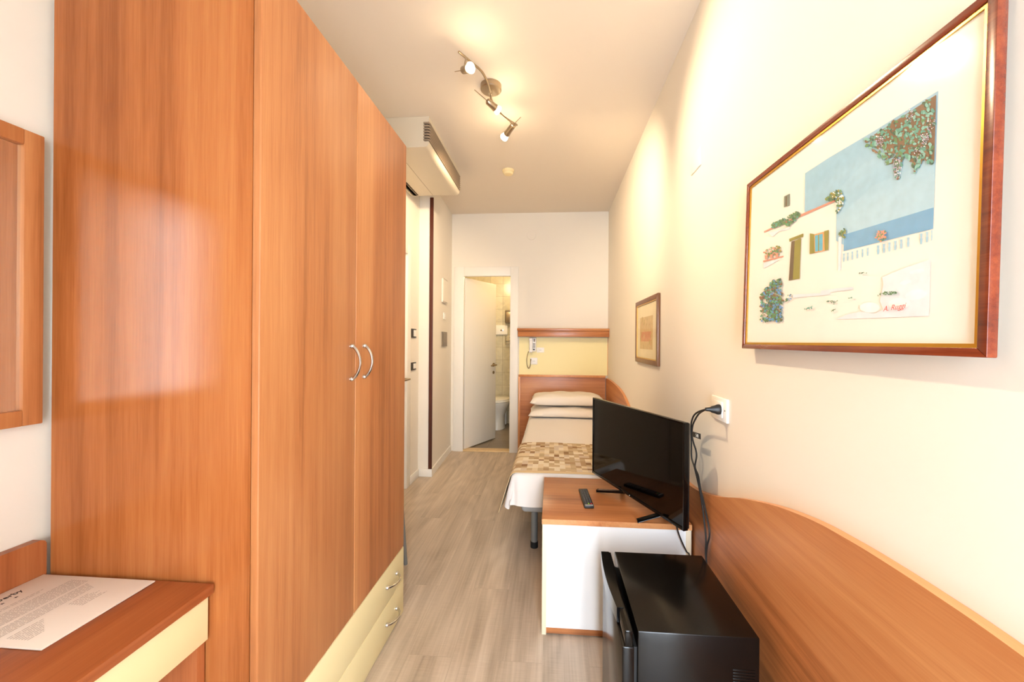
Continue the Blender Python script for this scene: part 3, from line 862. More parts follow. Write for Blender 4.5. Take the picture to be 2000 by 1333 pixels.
# ------------------------------------------------------------------ wavy panel along the right wall
wave = [(4.475, 0.884), (4.25, 0.887), (4.03, 0.886), (3.69, 0.872), (3.45, 0.845), (3.27, 0.800), (3.05, 0.735), (2.80, 0.690), (2.50, 0.660), (2.20, 0.648), (2.00, 0.650), (1.84, 0.659), (1.75, 0.667), (1.65, 0.685), (1.48, 0.732), (1.346, 0.782), (1.233, 0.819), (1.097, 0.857), (0.957, 0.884), (0.85, 0.894), (0.766, 0.898), (0.668, 0.899), (0.554, 0.895), (0.3, 0.87), (0.0, 0.80), (-0.4, 0.70)]
wp = smooth_path([(0.612, a, b) for a, b in wave], 5)
wp = wp[:-1] + [wp[-1]]
mb = MB()
n = len(wp)
F_ = [mb.bm.verts.new(p) for p in wp]; Fb = [mb.bm.verts.new((0.612, p.y, 0.004)) for p in wp]
B_ = [mb.bm.verts.new((RIGHT_X - 0.001, p.y, p.z)) for p in wp]; Bb = [mb.bm.verts.new((RIGHT_X - 0.001, p.y, 0.004)) for p in wp]
for i in range(n - 1):
    mb.bm.faces.new((F_[i], F_[i + 1], Fb[i + 1], Fb[i])); mb.bm.faces.new((B_[i], Bb[i], Bb[i + 1], B_[i + 1]))
    f = mb.bm.faces.new((F_[i], B_[i], B_[i + 1], F_[i + 1])); f.material_index = 1
    mb.bm.faces.new((Fb[i], Fb[i + 1], Bb[i + 1], Bb[i]))
mb.bm.faces.new((F_[0], Fb[0], Bb[0], B_[0])); mb.bm.faces.new((F_[-1], B_[-1], Bb[-1], Fb[-1]))
o = mb.build('wall_panel', ['cherry_y', 'cherry_edge'])
tag(o, 'long cherry wood panel with a wavy top edge along the right wall', 'wall panel')

# ------------------------------------------------------------------ bed
BXL, BXR, BYF, BYH, BT = -0.215, 0.598, 2.325, 4.462, 0.500
bed = thing('single_bed', 'single bed with grey base and metal legs behind the television cabinet', 'bed', (0.19, 3.40, 0))
MB().box(BXL + 0.03, BXR, BYF + 0.05, BYH, 0.245, 0.315, 0.03, seg=4).build('bed_base', 'grey_fabric', bed)
MB().box(BXL + 0.012, BXR, BYF + 0.012, BYH, 0.316, BT - 0.012, 0.03, seg=3).build('mattress', 'sheet', bed)
for (lx, ly) in ((-0.104, 2.455), (0.52, 2.455), (-0.104, 4.36), (0.52, 4.36)):
    lg = MB().tube([(lx, ly, 0.035), (lx, ly, 0.25)], 0.021, 16).build('leg', 'steel_paint', bed)
    MB().lathe([(0, 0), (0.0235, 0), (0.0235, 0.038), (0, 0.038)], (lx, ly, 0), n=18).build('foot_cap', 'rubber', lg)

def drape(dd, r=0.035, flare=0.16):
    q = PI * r / 2
    if dd < q: return r * math.sin(dd / r), r * (1 - math.cos(dd / r))
    return r + flare * (dd - q), r + (dd - q)
def cloth_point(u, v, lift, wig, xl=BXL + 0.02, yf=BYF + 0.02, top=BT, flare=0.16):
    """u, v: metres in from the left and foot edges of the mattress top; negative hangs over the side"""
    a, b = max(0.0, -u), max(0.0, -v)
    x = xl + max(u, 0.0); y = yf + max(v, 0.0); z = top + lift
    if a > 0 or b > 0:
        dd = max(a, b)
        o_, dn = drape(dd, 0.035 + lift, flare)
        hx, hy = a, b
        L = math.hypot(hx, hy)
        w_ = wig * min(1, dd / 0.12) * 0.010 * (math.sin(v * 21 + 1.3) if a >= b else math.sin(u * 19)) if dd > 0.03 else 0
        x -= (o_ + lift + w_) * hx / L
        y -= (o_ * 0.6 + lift + w_) * hy / L
        z -= dn
    else:
        z += 0.003 * math.sin(u * 9 + v * 5) * math.sin(v * 7 + 0.5) * min(1, u / 0.1)
    return (x, y, z)
nu, nv = 60, 96
U0, U1, V0, V1 = -0.225, BXR - BXL - 0.022, -0.205, BYH - BYF - 0.022
mb = MB()
def covp(i, j):
    u = U0 + (U1 - U0) * (i / nu); v = V0 + (V1 - V0) * (j / nv)
    p = Vector(cloth_point(u, v, 0.003, 1.0, flare=0.2))
    if u < U0 + 0.02: p.z += 0.012 * math.sin(v * 15)
    return p
mb.grid(covp, nu, nv, both=-0.004)
cov = mb.build('bedspread', 'sheet', smooth=80)
tag(cov, 'plain white bedspread covering the single bed and hanging over its sides', 'bedspread')
RV0, RV1, RU0 = -0.012, 0.675, -0.275
mb = MB()
nu2, nv2 = 70, 60
def runp(i, j):
    u = RU0 + (U1 - RU0) * (i / nu2); v = RV0 + (RV1 - RV0) * (j / nv2) + 0.006 * math.sin(u * 6)
    return cloth_point(u, v, 0.009, 0.7, flare=0.30)
def runuv(i, j):
    return (0.5 + RU0 + (U1 - RU0) * (i / nu2), (RV1 - RV0) * (j / nv2))
mb.grid(runp, nu2, nv2, uvfn=runuv, both=-0.003)
rn = mb.build('bed_runner', 'runner', smooth=80)
tag(rn, 'beige and brown patchwork runner lying across the foot of the bed', 'bed runner')

def pillow(cx, cy, cz, wx, wy, h, label, seed):
    rr = random.Random(seed)
    mb = MB()
    n1, n2 = 36, 24
    ph_ = [rr.uniform(0, 6) for _ in range(4)]
    def p(s):
        def f(i, j):
            u = -1 + 2 * i / n1; v = -1 + 2 * j / n2
            t = max(0.0, (1 - abs(u) ** 4)) ** 0.36 * max(0.0, (1 - abs(v) ** 3.4)) ** 0.34
            x = cx + u * wx / 2 * (1 - 0.035 * (1 - abs(v) ** 2)) ; y = cy + v * wy / 2 * (1 - 0.05 * (1 - abs(u) ** 2))
            wv = 0.004 * math.sin(u * 9 + v * 4 + ph_[0]) * t + 0.003 * math.sin(u * 5 - v * 8 + ph_[1]) * t
            if s > 0: z = cz + h * 0.80 * t + wv
            else: z = cz - h * 0.34 * t
            z += 0.010 * math.sin(u * 4 + ph_[2]) * (1 - t) * 0.6
            return (x, y, z)
        return f
    mb.grid(p(1), n1, n2); mb.grid(p(-1), n1, n2)
    o = mb.build('pillow', 'pillow', weld=True, smooth=70)
    return tag(o, label, 'pillow', 'pillows stacked at the head of the bed')
pillow(0.16, 4.19, 0.543, 0.80, 0.46, 0.090, 'lower of two white pillows, lying on the bedspread', 3)
pillow(0.165, 4.215, 0.663, 0.78, 0.44, 0.106, 'upper of two white pillows, nearest the headboard top', 8)

# ------------------------------------------------------------------ television cabinet
CX0, CX1, CY0, CY1, CT = -0.040, 0.606, 1.724, 2.257, 0.513
cab = thing('television_cabinet', 'low white cabinet with a cherry wood top carrying the television', 'cabinet', (0.283, 1.99, 0))
mb = MB().box(CX0, CX1, CY0, CY1, CT - 0.024, CT, 0.001)
mb.build('top', 'cherry_x', cab)
MB().box(CX0, CX1, CY0 - 0.0012, CY0, CT - 0.0235, CT - 0.0005).build('edge_band', 'cherry_edge', cab)
MB().box(CX0 + 0.002, CX0 + 0.022, CY0 + 0.001, CY1 - 0.002, 0.0, CT - 0.024, 0.001).build('side_panel', 'cream_edge', cab)
MB().box(CX1 - 0.024, CX1 - 0.002, CY0 + 0.001, CY1 - 0.002, 0.0, CT - 0.024, 0.001).build('side_panel', 'cream_edge', cab)
MB().box(CX0 + 0.022, CX1 - 0.024, CY0 + 0.006, CY0 + 0.022, 0.030, CT - 0.024).build('front_panel', 'white_panel', cab)
MB().box(CX0 + 0.022, CX1 - 0.024, CY0 + 0.004, CY1 - 0.01, 0.006, 0.030).build('bottom_board', 'cherry_x', cab)

# remote control
rc0, rc1, rc2 = on_z(1134, 953, CT + 0.015), on_z(1154, 953, CT + 0.015), on_z(1137, 995, CT + 0.015)
ry = (rc2 - rc0); rl = min(ry.length, 0.215); rxw = 0.046
rem = thing('remote_control', 'black remote control lying on the cabinet left of the television', 'remote control', (rc0.x + 0.02, rc0.y - 0.1, CT))
rmx = frame_matrix(Vector((rc0.x, rc0.y, CT)), Vector((1, 0.06, 0)), Vector((-0.06, 1, 0)))
rmx = rmx @ Matrix.Translation((0, -rl, 0))
MB().box(0, rxw, 0, rl, 0.0005, 0.015, 0.004, mat=rmx).build('body', 'black_matte', rem)
for r_ in range(11):
    for c_ in range(3):
        y = 0.024 + r_ * (rl - 0.045) / 10
        x = 0.007 + c_ * 0.0125
        mt = 'grey_button'
        if r_ == 0 and c_ == 2: mt = 'red_button'
        if r_ == 0 and c_ == 1: mt = 'green_button'
        MB().box(x, x + 0.008, y - 0.004, y + 0.004, 0.0145, 0.0168, 0.001, mat=rmx).build('button', mt, rem)
MB().box(0.004, rxw - 0.004, 0.005, 0.010, 0.0145, 0.0156, mat=rmx).build('label_strip', 'plate_white', rem)

# ------------------------------------------------------------------ television
T0 = Vector((0.520, 1.572, 0.555)); T1 = Vector((0.231, 2.233, 0.555))      # near and far lower corners of the screen face
td = (T1 - T0); tw = td.length; td.normalize()
tn = Vector((-td.y, td.x, 0))                                             # out of the screen
tv = thing('television', 'black flat screen television turned towards the door on the cabinet', 'television', ((T0.x + T1.x) / 2, (T0.y + T1.y) / 2, CT))
tm_ = frame_matrix(T1, -td, UP)                                           # x along the screen from its far corner, y up, z out of the screen
th = 0.427
tm_.translation = T1
bz = 0.008
mb = MB()
mb.box(0, bz, 0, th, -0.022, 0, 0.0015, mat=tm_).box(tw - bz, tw, 0, th, -0.022, 0, 0.0015, mat=tm_)
mb.box(bz, tw - bz, 0, 0.013, -0.022, 0, 0.0015, mat=tm_).box(bz, tw - bz, th - bz, th, -0.022, 0, 0.0015, mat=tm_)
mb.build('bezel', 'black_gloss', tv)
MB().box(bz, tw - bz, 0.013, th - bz, -0.012, -0.0035, mat=tm_).build('screen', 'screen', tv)
mb = MB().box(0.004, tw - 0.004, 0.004, th - 0.004, -0.032, -0.0225, 0.002, mat=tm_).box(0.12, tw - 0.12, 0.03, 0.26, -0.058, -0.032, 0.008, mat=tm_)
mb.box(tw - 0.12, tw - 0.02, 0.006, 0.05, -0.046, -0.032, 0.004, mat=tm_)
mb.build('back_shell', 'black_matte', tv)
def tvp(x, y, z): return tm_ @ Vector((x, y, z))
MB().lathe([(0, 0), (0.0022, 0), (0.0022, 0.0012), (0, 0.0012)], tvp(tw * 0.50, 0.0065, 0.0), axis=tn if tm_.to_3x3() @ Vector((0, 0, 1)) == tn else tm_.to_3x3() @ Vector((0, 0, 1)), n=10).build('indicator_lamp', 'plate_white', tv)
for (px, py, s) in ((1250, 1014, 0.215), (1171, 956, 0.58)):
    tip = on_z(px, py, CT + 0.010)
    for sgn in (1, -1):
        top = T0 + td * (s * tw) - tn * -0.0
        top = T0 + td * (s * tw) + (tm_.to_3x3() @ Vector((0, 0, -0.012)))
        if sgn == 1: e = Vector((tip.x, tip.y, CT + 0.0085))
        else:
            off = Vector((tip.x, tip.y, 0)) - Vector((top.x, top.y, 0))
            zc = tm_.to_3x3() @ Vector((0, 0, 1))
            off = off - 2 * off.dot(zc) * zc
            e = Vector((top.x + off.x * 0.8, top.y + off.y * 0.8, CT + 0.0085))
        ax = (e - top); L_ = ax.length; ax.normalize()
        side = ax.cross(UP).normalized()
        fm = frame_matrix(top, ax, side)
        mb = MB().box(-0.004, L_, -0.010, 0.010, -0.005, 0.005, 0.002, mat=fm)
        mb.build('stand_leg', 'black_gloss', tv)

# ------------------------------------------------------------------ minibar fridge
FX0, FX1, FY0, FY1, FT = 0.231, 0.550, 1.066, 1.464, 0.522
fr = thing('minibar_fridge', 'small black minibar fridge standing in front of the white cabinet', 'fridge', (0.37, 1.26, 0))
MB().box(FX0 + 0.004, FX1, FY0, FY1, 0.018, FT, 0.003).build('cabinet_body', 'black_steel', fr)
mb = MB()
mb.prism([(FX0 + 0.002, FY0 + 0.004, 0.03), (0.196, FY0 + 0.004, 0.03), (0.196, FY0 + 0.004, FT - 0.003), (FX0 + 0.002, FY0 + 0.004, FT - 0.003)], (0, 0.002, 0))
dmb = MB()
# door slab; its top edge is bevelled away towards the front beside the grip
dmb.box(0.194, FX0 - 0.004, FY0 + 0.002, FY1 - 0.002, 0.022, FT - 0.046, 0.004)
dd_ = dmb.build('door', 'black_steel', fr)
mb.bm.free()
MB().box(0.201, FX0 - 0.009, FY0 + 0.002, FY1 - 0.002, FT - 0.046, FT - 0.002, 0.003).build('door_top', 'black_gloss', dd_)
MB().box(FX0 - 0.004, FX0 + 0.004, FY0 + 0.010, FY1 - 0.010, 0.03, FT - 0.05).build('door_gasket', 'rubber', fr)
gp = []
ng = 16
for k in range(ng + 1):
    t = k / ng
    y = FY1 - 0.004 - (FY1 - FY0 - 0.095) * t
    gp.append((0.186 - 0.009 * math.sin(PI * t) + 0.008 * t, y))
pts = [(a, b, FT - 0.044) for a, b in gp] + [(0.214, gp[-1][1], FT - 0.044), (0.214, gp[0][1], FT - 0.044)]
MB().prism(pts, (0, 0, 0.044)).build('grip', 'black_gloss', dd_)
mb = MB()
for k in range(20):
    z = 0.285 + 0.0078 * k
    mb.box(FX1 - 0.068, FX1 - 0.012, FY0 - 0.0012, FY0 + 0.001, z, z + 0.0036, 0.0005)
mb.build('vent_slots', 'black_steel', fr)
for (x, y) in ((FX0 + 0.04, FY0 + 0.04), (FX1 - 0.04, FY0 + 0.04), (FX0 + 0.04, FY1 - 0.04), (FX1 - 0.04, FY1 - 0.04)):
    MB().lathe([(0, 0), (0.014, 0), (0.014, 0.019), (0, 0.019)], (x, y, 0), n=14).build('foot', 'rubber', fr)

# ------------------------------------------------------------------ wall socket, plug and cords on the right
so = thing('wall_socket', 'white wall socket with a black plug above the wavy panel', 'socket', (RIGHT_X, 1.51, 1.01))
MB().box(RIGHT_X - 0.010, RIGHT_X, 1.445, 1.580, 1.008, 1.094, 0.003).build('plate', 'plate_white', so)
MB().box(RIGHT_X - 0.014, RIGHT_X - 0.010, 1.475, 1.550, 1.022, 1.080, 0.002).build('insert', 'plate_white', so)
MB().lathe([(0, 0), (0.003, 0), (0.003, 0.0012), (0, 0.0012)], (RIGHT_X - 0.010, 1.458, 1.052), axis=(-1, 0, 0), n=10).build('screw', 'plate_grey', so)
pw = thing('power_cord', 'pair of black power cords hanging from the wall plug behind the fridge', 'cord', (0.60, 1.5, 1.03))
q = on_x(1408, 795, RIGHT_X - 0.016)
q2 = on_x(1384, 795, RIGHT_X - 0.060)
axp = (q2 - q).normalized()
mb = MB()
pr = [(0.0185, 0.0), (0.0195, 0.004), (0.019, 0.010), (0.0145, 0.020), (0.012, 0.030), (0.008, 0.036), (0.0065, 0.052)]
mb.lathe([(0, 0)] + pr + [(0, 0.052)], q, axis=axp, n=14, sx=1.0, sy=0.8)
mb.build('plug', 'black_matte', pw)
tail = q + axp * 0.05
def cord(pix, xs):
    return [on_x(px, py, x) for (px, py), x in zip(pix, xs)]
ca = cord([(1366, 800), (1357, 808), (1352.5, 822), (1352, 840), (1353, 862), (1354, 890), (1360, 909), (1369, 945), (1374, 970), (1378, 995), (1384, 1046), (1384, 1077), (1387, 1104), (1390, 1130)],
          [0.578, 0.585, 0.590, 0.595, 0.600, 0.603, 0.604, 0.600, 0.598, 0.597, 0.597, 0.597, 0.597, 0.597])
cb_ = cord([(1368, 803), (1360, 815), (1355, 828), (1354, 845), (1357, 860), (1362, 875), (1363.5, 888), (1361, 908), (1367.5, 925), (1372, 950), (1383, 995), (1391, 1036), (1386.5, 1063), (1385, 1090), (1386.5, 1112)],
           [0.582, 0.589, 0.595, 0.600, 0.604, 0.608, 0.610, 0.610, 0.607, 0.603, 0.603, 0.603, 0.603, 0.603, 0.603])
for c in (ca, cb_):
    last = c[-1]
    path = smooth_path([tail] + c + [Vector((last.x - 0.01, last.y, 0.30)), Vector((last.x - 0.008, last.y + 0.02, 0.02))], 6)
    MB().tube(path, 0.0035, 8).build('cable', 'cord', pw)
tg0 = on_x(1358, 846, 0.597)
tgm = frame_matrix(tg0, (0, -1, 0.12), (0, 0.12, 1))
tl = MB().box(-0.024, 0.074, -0.008, 0.014, -0.0006, 0.0006, mat=tgm).build('cable_tag', 'black_matte', pw)
MB().mesh(text_mesh('540', 0.020), tgm @ Matrix.Translation((0.022, -0.004, 0.0008))).build('tag_print', 'plate_white', tl, smooth=0)
tcp = [on_y(1322, 1012, 1.735), on_y(1330, 1036, 1.712), on_y(1338, 1056, 1.708), on_y(1347, 1074, 1.706), on_y(1353, 1084, 1.704)]
e = tcp[-1]
b0 = tm_ @ Vector((tw - 0.11, 0.03, -0.046))
MB_ = MB().tube(smooth_path([b0, b0 + Vector((0.01, 0.0, -0.02)), Vector((tcp[0].x, 1.714, CT + 0.014))] + tcp[1:] + [Vector((e.x + 0.01, 1.69, 0.25)), Vector((e.x + 0.02, 1.66, 0.01))], 6), 0.003, 8)
o = MB_.build('television_cable', 'cord')
tag(o, 'thin black cable running from the television down the white cabinet front', 'cable')

# ------------------------------------------------------------------ large framed print on the right wall
pz0 = 1.292
p_bl = on_x(1449, 667.4, 0.603)
XB, XT = 0.601, 0.613                             # it leans: the lower edge stands further off the wall
ev = Vector((XT - XB, 0, 0.52)).normalized(); eu = Vector((0, -1, 0))
pn = eu.cross(ev)                                 # out into the room
if pn.x > 0: pn = -pn
pO = Vector((XB, 0, pz0))
O = on_plane(1449, 667.4, pO, pn)
R_ = on_plane(1926.8, 704, pO, pn)
Tt = on_plane(1454, 355, pO, pn)
pw_ = (R_ - O).dot(eu); phh = (Tt - O).dot(ev)
z_fix = ((R_ - O).dot(ev)) * 0.5
O = O + ev * z_fix
phh -= z_fix
pmx = Matrix((eu, ev, pn)).transposed().to_4x4(); pmx.translation = O
def uvp(px, py, lift=0.0):
    p = on_plane(px, py, O - pn * 0.004, pn)
    r = p - O
    return pmx @ Vector((r.dot(eu), r.dot(ev), -0.0065 + lift))
pic = thing('framed_print', 'large mahogany framed print of a white seaside terrace on the right wall', 'picture', (RIGHT_X, O.y - pw_ / 2, pz0))
FWD, FTH = 0.0135, 0.0145
def frame_rails(mb, x0, x1, y0, y1, wd, z0, z1, m, bev=0.0, mi=0):
    for (a, b, c_, e_) in (((x0, y0), (x1, y0), (x1 - wd, y0 + wd), (x0 + wd, y0 + wd)), ((x1, y0), (x1, y1), (x1 - wd, y1 - wd), (x1 - wd, y0 + wd)),
                           ((x1, y1), (x0, y1), (x0 + wd, y1 - wd), (x1 - wd, y1 - wd)), ((x0, y1), (x0, y0), (x0 + wd, y0 + wd), (x0 + wd, y1 - wd))):
        dv = (m.to_3x3() @ Vector((0, 0, z1 - z0)))
        mb.prism([m @ Vector((q_[0], q_[1], z0)) for q_ in (a, b, c_, e_)], dv, mi, bev)
    return mb
frame_rails(MB(), 0, pw_, 0, phh, FWD, -FTH, 0, pmx, 0.0012).build('frame', 'mahogany', pic)
frame_rails(MB(), FWD, pw_ - FWD, FWD, phh - FWD, 0.006, -0.012, -0.003, pmx).build('gilt_fillet', 'gold', pic)
i0 = FWD + 0.001
MB().box(i0, pw_ - i0, i0, phh - i0, -0.012, -0.0066, mat=pmx).build('mount', 'mat_board', pic)
ART = [('sky_blue', (158, 198, 218)), ('sea_blue', (110, 168, 206)), ('olive', (150, 142, 62)), ('door_brown', (112, 92, 66)), ('coral', (222, 150, 126)), ('pale_grey', (226, 230, 235)),
       ('teal_leaf', (104, 164, 146)), ('leaf_green', (104, 140, 92)), ('dark_leaf', (78, 106, 84)), ('twig_brown', (134, 104, 76)), ('mauve', (176, 164, 186)), ('flower_blue', (106, 148, 196)),
       ('shutter_green', (128, 138, 122)), ('pane_blue', (96, 180, 206)), ('frame_orange', (224, 160, 100)), ('signature_red', (214, 84, 70)), ('art_white', (250, 248, 244)), ('baluster_blue', (160, 202, 222)), ('light_teal', (138, 190, 176)), ('sky_pale', (170, 206, 222)), ('sky_mid', (164, 202, 220))]
AI = {}
for k, (nm, c) in enumerate(ART):
    M['art_' + nm] = plain('print_' + nm, c, 0.75, noise=0.05, nscale=60)
    AI[nm] = k
art = MB()
LIFT = [0.0004]
def apoly(nm, pts, dl=0.00002):
    LIFT[0] += dl
    art.poly([uvp(x, y, LIFT[0]) for x, y in pts], AI[nm])
apoly('sky_blue', [(1566, 331), (1612, 300), (1700, 246), (1823, 166), (1817.6, 394), (1643, 450), (1643, 470), (1628, 462), (1628, 384), (1566, 407)])
apoly('sky_mid', [(1600, 395), (1680, 310), (1760, 270), (1819, 240), (1818, 320), (1628, 440), (1628, 386)])
apoly('sky_pale', [(1628, 420), (1700, 352), (1818, 300), (1817.6, 394), (1643, 450), (1628, 455)])
apoly('sea_blue', [(1643, 450), (1817.6, 394), (1816.6, 436), (1643, 482)])
Z5 = lambda x, y: (1470 + x / 5.126, 380 + y / 5.126)
Z6 = lambda x, y: (1600 + x / 6.06, 420 + y / 6.06)
ap5 = lambda nm, pts: apoly(nm, [Z5(*q) for q in pts])
ap6 = lambda nm, pts: apoly(nm, [Z6(*q) for q in pts])
for (xs_, ta, ba) in (((265, 312, 364, 422, 484, 545), (400, 330), (505, 432)), ((668, 735, 800, 870, 940, 1022), (298, 200), (412, 318)), ((1175, 1243, 1300), (150, 112), (285, 240))):
    for x in xs_:
        f = (x - xs_[0]) / (xs_[-1] - xs_[0])
        t_y = ta[0] + (ta[1] - ta[0]) * f + 6; b_y = ba[0] + (ba[1] - ba[0]) * f - 4
        w_ = 10 if x < 600 else 15
        if x >= 1290: w_ = 7
        m_ = (t_y + b_y) / 2
        ap6('baluster_blue', [(x - w_, t_y), (x + w_, t_y - 3), (x + w_ * 0.55, m_ - 12), (x + w_, m_ + 4), (x + w_ * 0.6, b_y), (x - w_ * 0.6, b_y + 3), (x - w_, m_ + 8), (x - w_ * 0.55, m_ - 10)])
ap6('pale_grey', [(200, 215), (238, 195), (232, 600), (200, 612)])
ap6('pale_grey', [(720, 680), (1000, 560), (1290, 455), (1280, 1130), (880, 1150), (180, 1185), (330, 1120), (480, 1090), (640, 1110), (740, 1060), (700, 960), (720, 850), (740, 760)])
def ell(nm, cx, cy, rx, ry, rot_=0.0, n_=14, conv=Z6):
    pts = []
    for k in range(n_):
        a = 2 * PI * k / n_
        x, y = math.cos(a) * rx, math.sin(a) * ry
        pts.append(conv(cx + x * math.cos(rot_) - y * math.sin(rot_), cy + x * math.sin(rot_) + y * math.cos(rot_)))
    apoly(nm, pts)
ell('art_white', 1125, 880, 130, 62, -0.2); ell('art_white', 930, 985, 130, 66, -0.1); ell('art_white', 580, 1040, 120, 62, 0); ell('art_white', 1130, 605, 90, 26, -0.2); ell('art_white', 1000, 735, 70, 26, -0.25)
ap6('pale_grey', [(0, 850), (200, 815), (380, 800), (380, 830), (200, 850), (0, 890)])
ap5('pale_grey', [(390, 965), (760, 940), (770, 960), (390, 1000)])
ap5('pale_grey', [(130, 350), (350, 290), (345, 315), (240, 335), (180, 390)]); ap5('pale_grey', [(92, 655), (270, 605), (180, 660), (92, 710)])
ap5('coral', [(92, 335), (430, 175), (805, 4), (808, 24), (430, 198), (92, 350)])
ap5('coral', [(88, 630), (290, 578), (290, 590), (88, 645)])
ap5('shutter_green', [(288, -15), (345, -45), (345, 75), (288, 92)]); ap5('door_brown', [(303, -12), (318, -20), (318, 80), (303, 85)])
ap5('door_brown', [(368, 435), (402, 425), (388, 818), (347, 825)]); ap5('olive', [(402, 425), (464, 398), (455, 805), (388, 818)]); ap5('olive', [(345, 408), (487, 352), (485, 385), (348, 435)])
ap5('olive', [(552, 350), (598, 358), (605, 545), (552, 556)]); ap5('olive', [(692, 327), (741, 312), (738, 512), (700, 522)])
ap5('frame_orange', [(596, 360), (692, 332), (703, 522), (602, 545)]); ap5('pane_blue', [(603, 372), (680, 350), (682, 518), (607, 534)]); ap5('olive', [(634, 364), (644, 361), (646, 527), (636, 530)])
ar = random.Random(12)
def inside(p, poly):
    x, y = p; c = False; j = len(poly) - 1
    for i in range(len(poly)):
        xi, yi = poly[i]; xj, yj = poly[j]
        if (yi > y) != (yj > y) and x < (xj - xi) * (y - yi) / (yj - yi) + xi: c = not c
        j = i
    return c
def scatter(poly, names, n_, rx, ry, conv=lambda x, y: (x, y)):
    xs_ = [q[0] for q in poly]; ys_ = [q[1] for q in poly]; c = 0
    while c < n_:
        p = (ar.uniform(min(xs_), max(xs_)), ar.uniform(min(ys_), max(ys_)))
        if not inside(p, poly): continue
        c += 1
        s = ar.uniform(0.6, 1.35)
        rot_ = ar.uniform(0, PI); k_ = 7
        pts = []
        for k in range(k_):
            a = 2 * PI * k / k_; f = ar.uniform(0.7, 1.1)
            x, y = math.cos(a) * rx * s * f, math.sin(a) * ry * s * f
            pts.append(conv(p[0] + x * math.cos(rot_) - y * math.sin(rot_), p[1] + x * math.sin(rot_) + y * math.cos(rot_)))
        apoly(ar.choice(names), pts, 0.0000012)
wist = [(1684, 262), (1819, 177), (1815, 318), (1806, 310), (1797, 300), (1788, 312), (1783, 336), (1778, 320), (1772, 306), (1760, 298), (1752, 318), (1747, 344), (1742, 325), (1738, 305), (1728, 312), (1722, 298), (1708, 297), (1700, 285), (1688, 276), (1678, 280)]
apoly('twig_brown', [(1700, 254), (1820, 174), (1818, 305), (1790, 300), (1765, 290), (1730, 290), (1710, 275)])
scatter(wist, ['twig_brown', 'dark_leaf', 'teal_leaf'], 200, 5.0, 3.4)
scatter(wist, ['teal_leaf', 'light_teal', 'light_teal', 'leaf_green', 'twig_brown', 'teal_leaf'], 260, 4.2, 2.6)
for (cx, cy, n_) in ((1712, 268, 60), (1746, 312, 70), (1747, 326, 40), (1770, 215, 40), (1800, 262, 70), (1812, 235, 30), (1786, 288, 30)):
    scatter([(cx - 8, cy - 12), (cx + 8, cy - 12), (cx + 6, cy + 8), (cx, cy + 16), (cx - 6, cy + 8)], ['mauve', 'mauve', 'mauve', 'art_white', 'dark_leaf'], n_, 1.3, 1.1)
scatter([(160, 285), (200, 245), (300, 205), (360, 165), (440, 130), (455, 165), (400, 225), (355, 285), (300, 265), (230, 290), (190, 300)], ['leaf_green', 'dark_leaf', 'leaf_green', 'teal_leaf'], 130, 14, 9, Z5)
scatter([(690, 30), (720, -10), (790, -75), (860, -85), (890, -20), (880, 60), (830, 145), (810, 120), (812, 20), (740, 25)], ['leaf_green', 'olive', 'dark_leaf', 'art_white', 'leaf_green'], 130, 14, 9, Z5)
scatter([(850, 355), (870, 310), (905, 295), (920, 345), (905, 395), (885, 385)], ['leaf_green', 'olive', 'dark_leaf'], 45, 11, 8, Z5)
scatter([(92, 560), (120, 520), (180, 490), (265, 480), (275, 530), (240, 575), (110, 600)], ['leaf_green', 'coral', 'olive', 'leaf_green'], 70, 11, 8, Z5)
for x in (124, 176, 232): ap5('coral', [(x - 14, 580 - (x - 124) * 0.22), (x + 14, 573 - (x - 124) * 0.22), (x + 10, 612 - (x - 124) * 0.22), (x - 10, 620 - (x - 124) * 0.22)])
bush = [(76, 980), (130, 900), (200, 820), (275, 805), (280, 880), (300, 1050), (290, 1160), (285, 1235), (76, 1243)]
scatter(bush, ['dark_leaf', 'leaf_green', 'twig_brown'], 200, 16, 11, Z5)
scatter(bush, ['leaf_green', 'teal_leaf', 'flower_blue', 'flower_blue', 'dark_leaf'], 200, 13, 9, Z5)
scatter([(325, 1040), (345, 975), (380, 960), (380, 1010), (335, 1045)], ['leaf_green', 'flower_blue', 'dark_leaf'], 20, 9, 6, Z5)
scatter([(650, 210), (690, 130), (770, 120), (785, 225), (715, 262)], ['leaf_green', 'coral', 'coral', 'olive'], 90, 13, 9, Z6)
scatter([(675, 905), (720, 870), (800, 845), (930, 850), (900, 875), (760, 890)], ['leaf_green', 'dark_leaf', 'leaf_green'], 60, 12, 5, Z6)
scatter([(440, 635), (515, 622), (570, 632), (480, 640)], ['dark_leaf', 'leaf_green'], 12, 9, 4, Z6)
scatter([(60, 970), (230, 960), (170, 1010), (120, 985)], ['dark_leaf', 'leaf_green'], 24, 9, 5, Z6)
scatter([(135, 1085), (190, 1065), (190, 1078), (150, 1095)], ['dark_leaf', 'leaf_green'], 9, 9, 5, Z6)
scatter([(335, 935), (400, 920), (400, 930)], ['teal_leaf', 'leaf_green'], 8, 9, 5, Z6)
scatter([(500, 1115), (600, 1075), (590, 1110), (540, 1110)], ['dark_leaf', 'teal_leaf'], 16, 9, 5, Z5)
sg0 = uvp(1725, 599, LIFT[0] + 0.00005)
smx = Matrix((eu, ev, pn)).transposed().to_4x4()
smx.translation = sg0
art.mesh(text_mesh('A. Ruggi', 0.0135, extrude=0.0, shear=0.35), smx @ Matrix.Rotation(0.06, 4, 'Z'), AI['signature_red'])
art.build('print', ['art_' + nm for nm, _ in ART], pic, smooth=0)
MB().box(i0, pw_ - i0, i0, phh - i0, -0.0048, -0.0036, mat=pmx).build('glass', 'glass', pic)

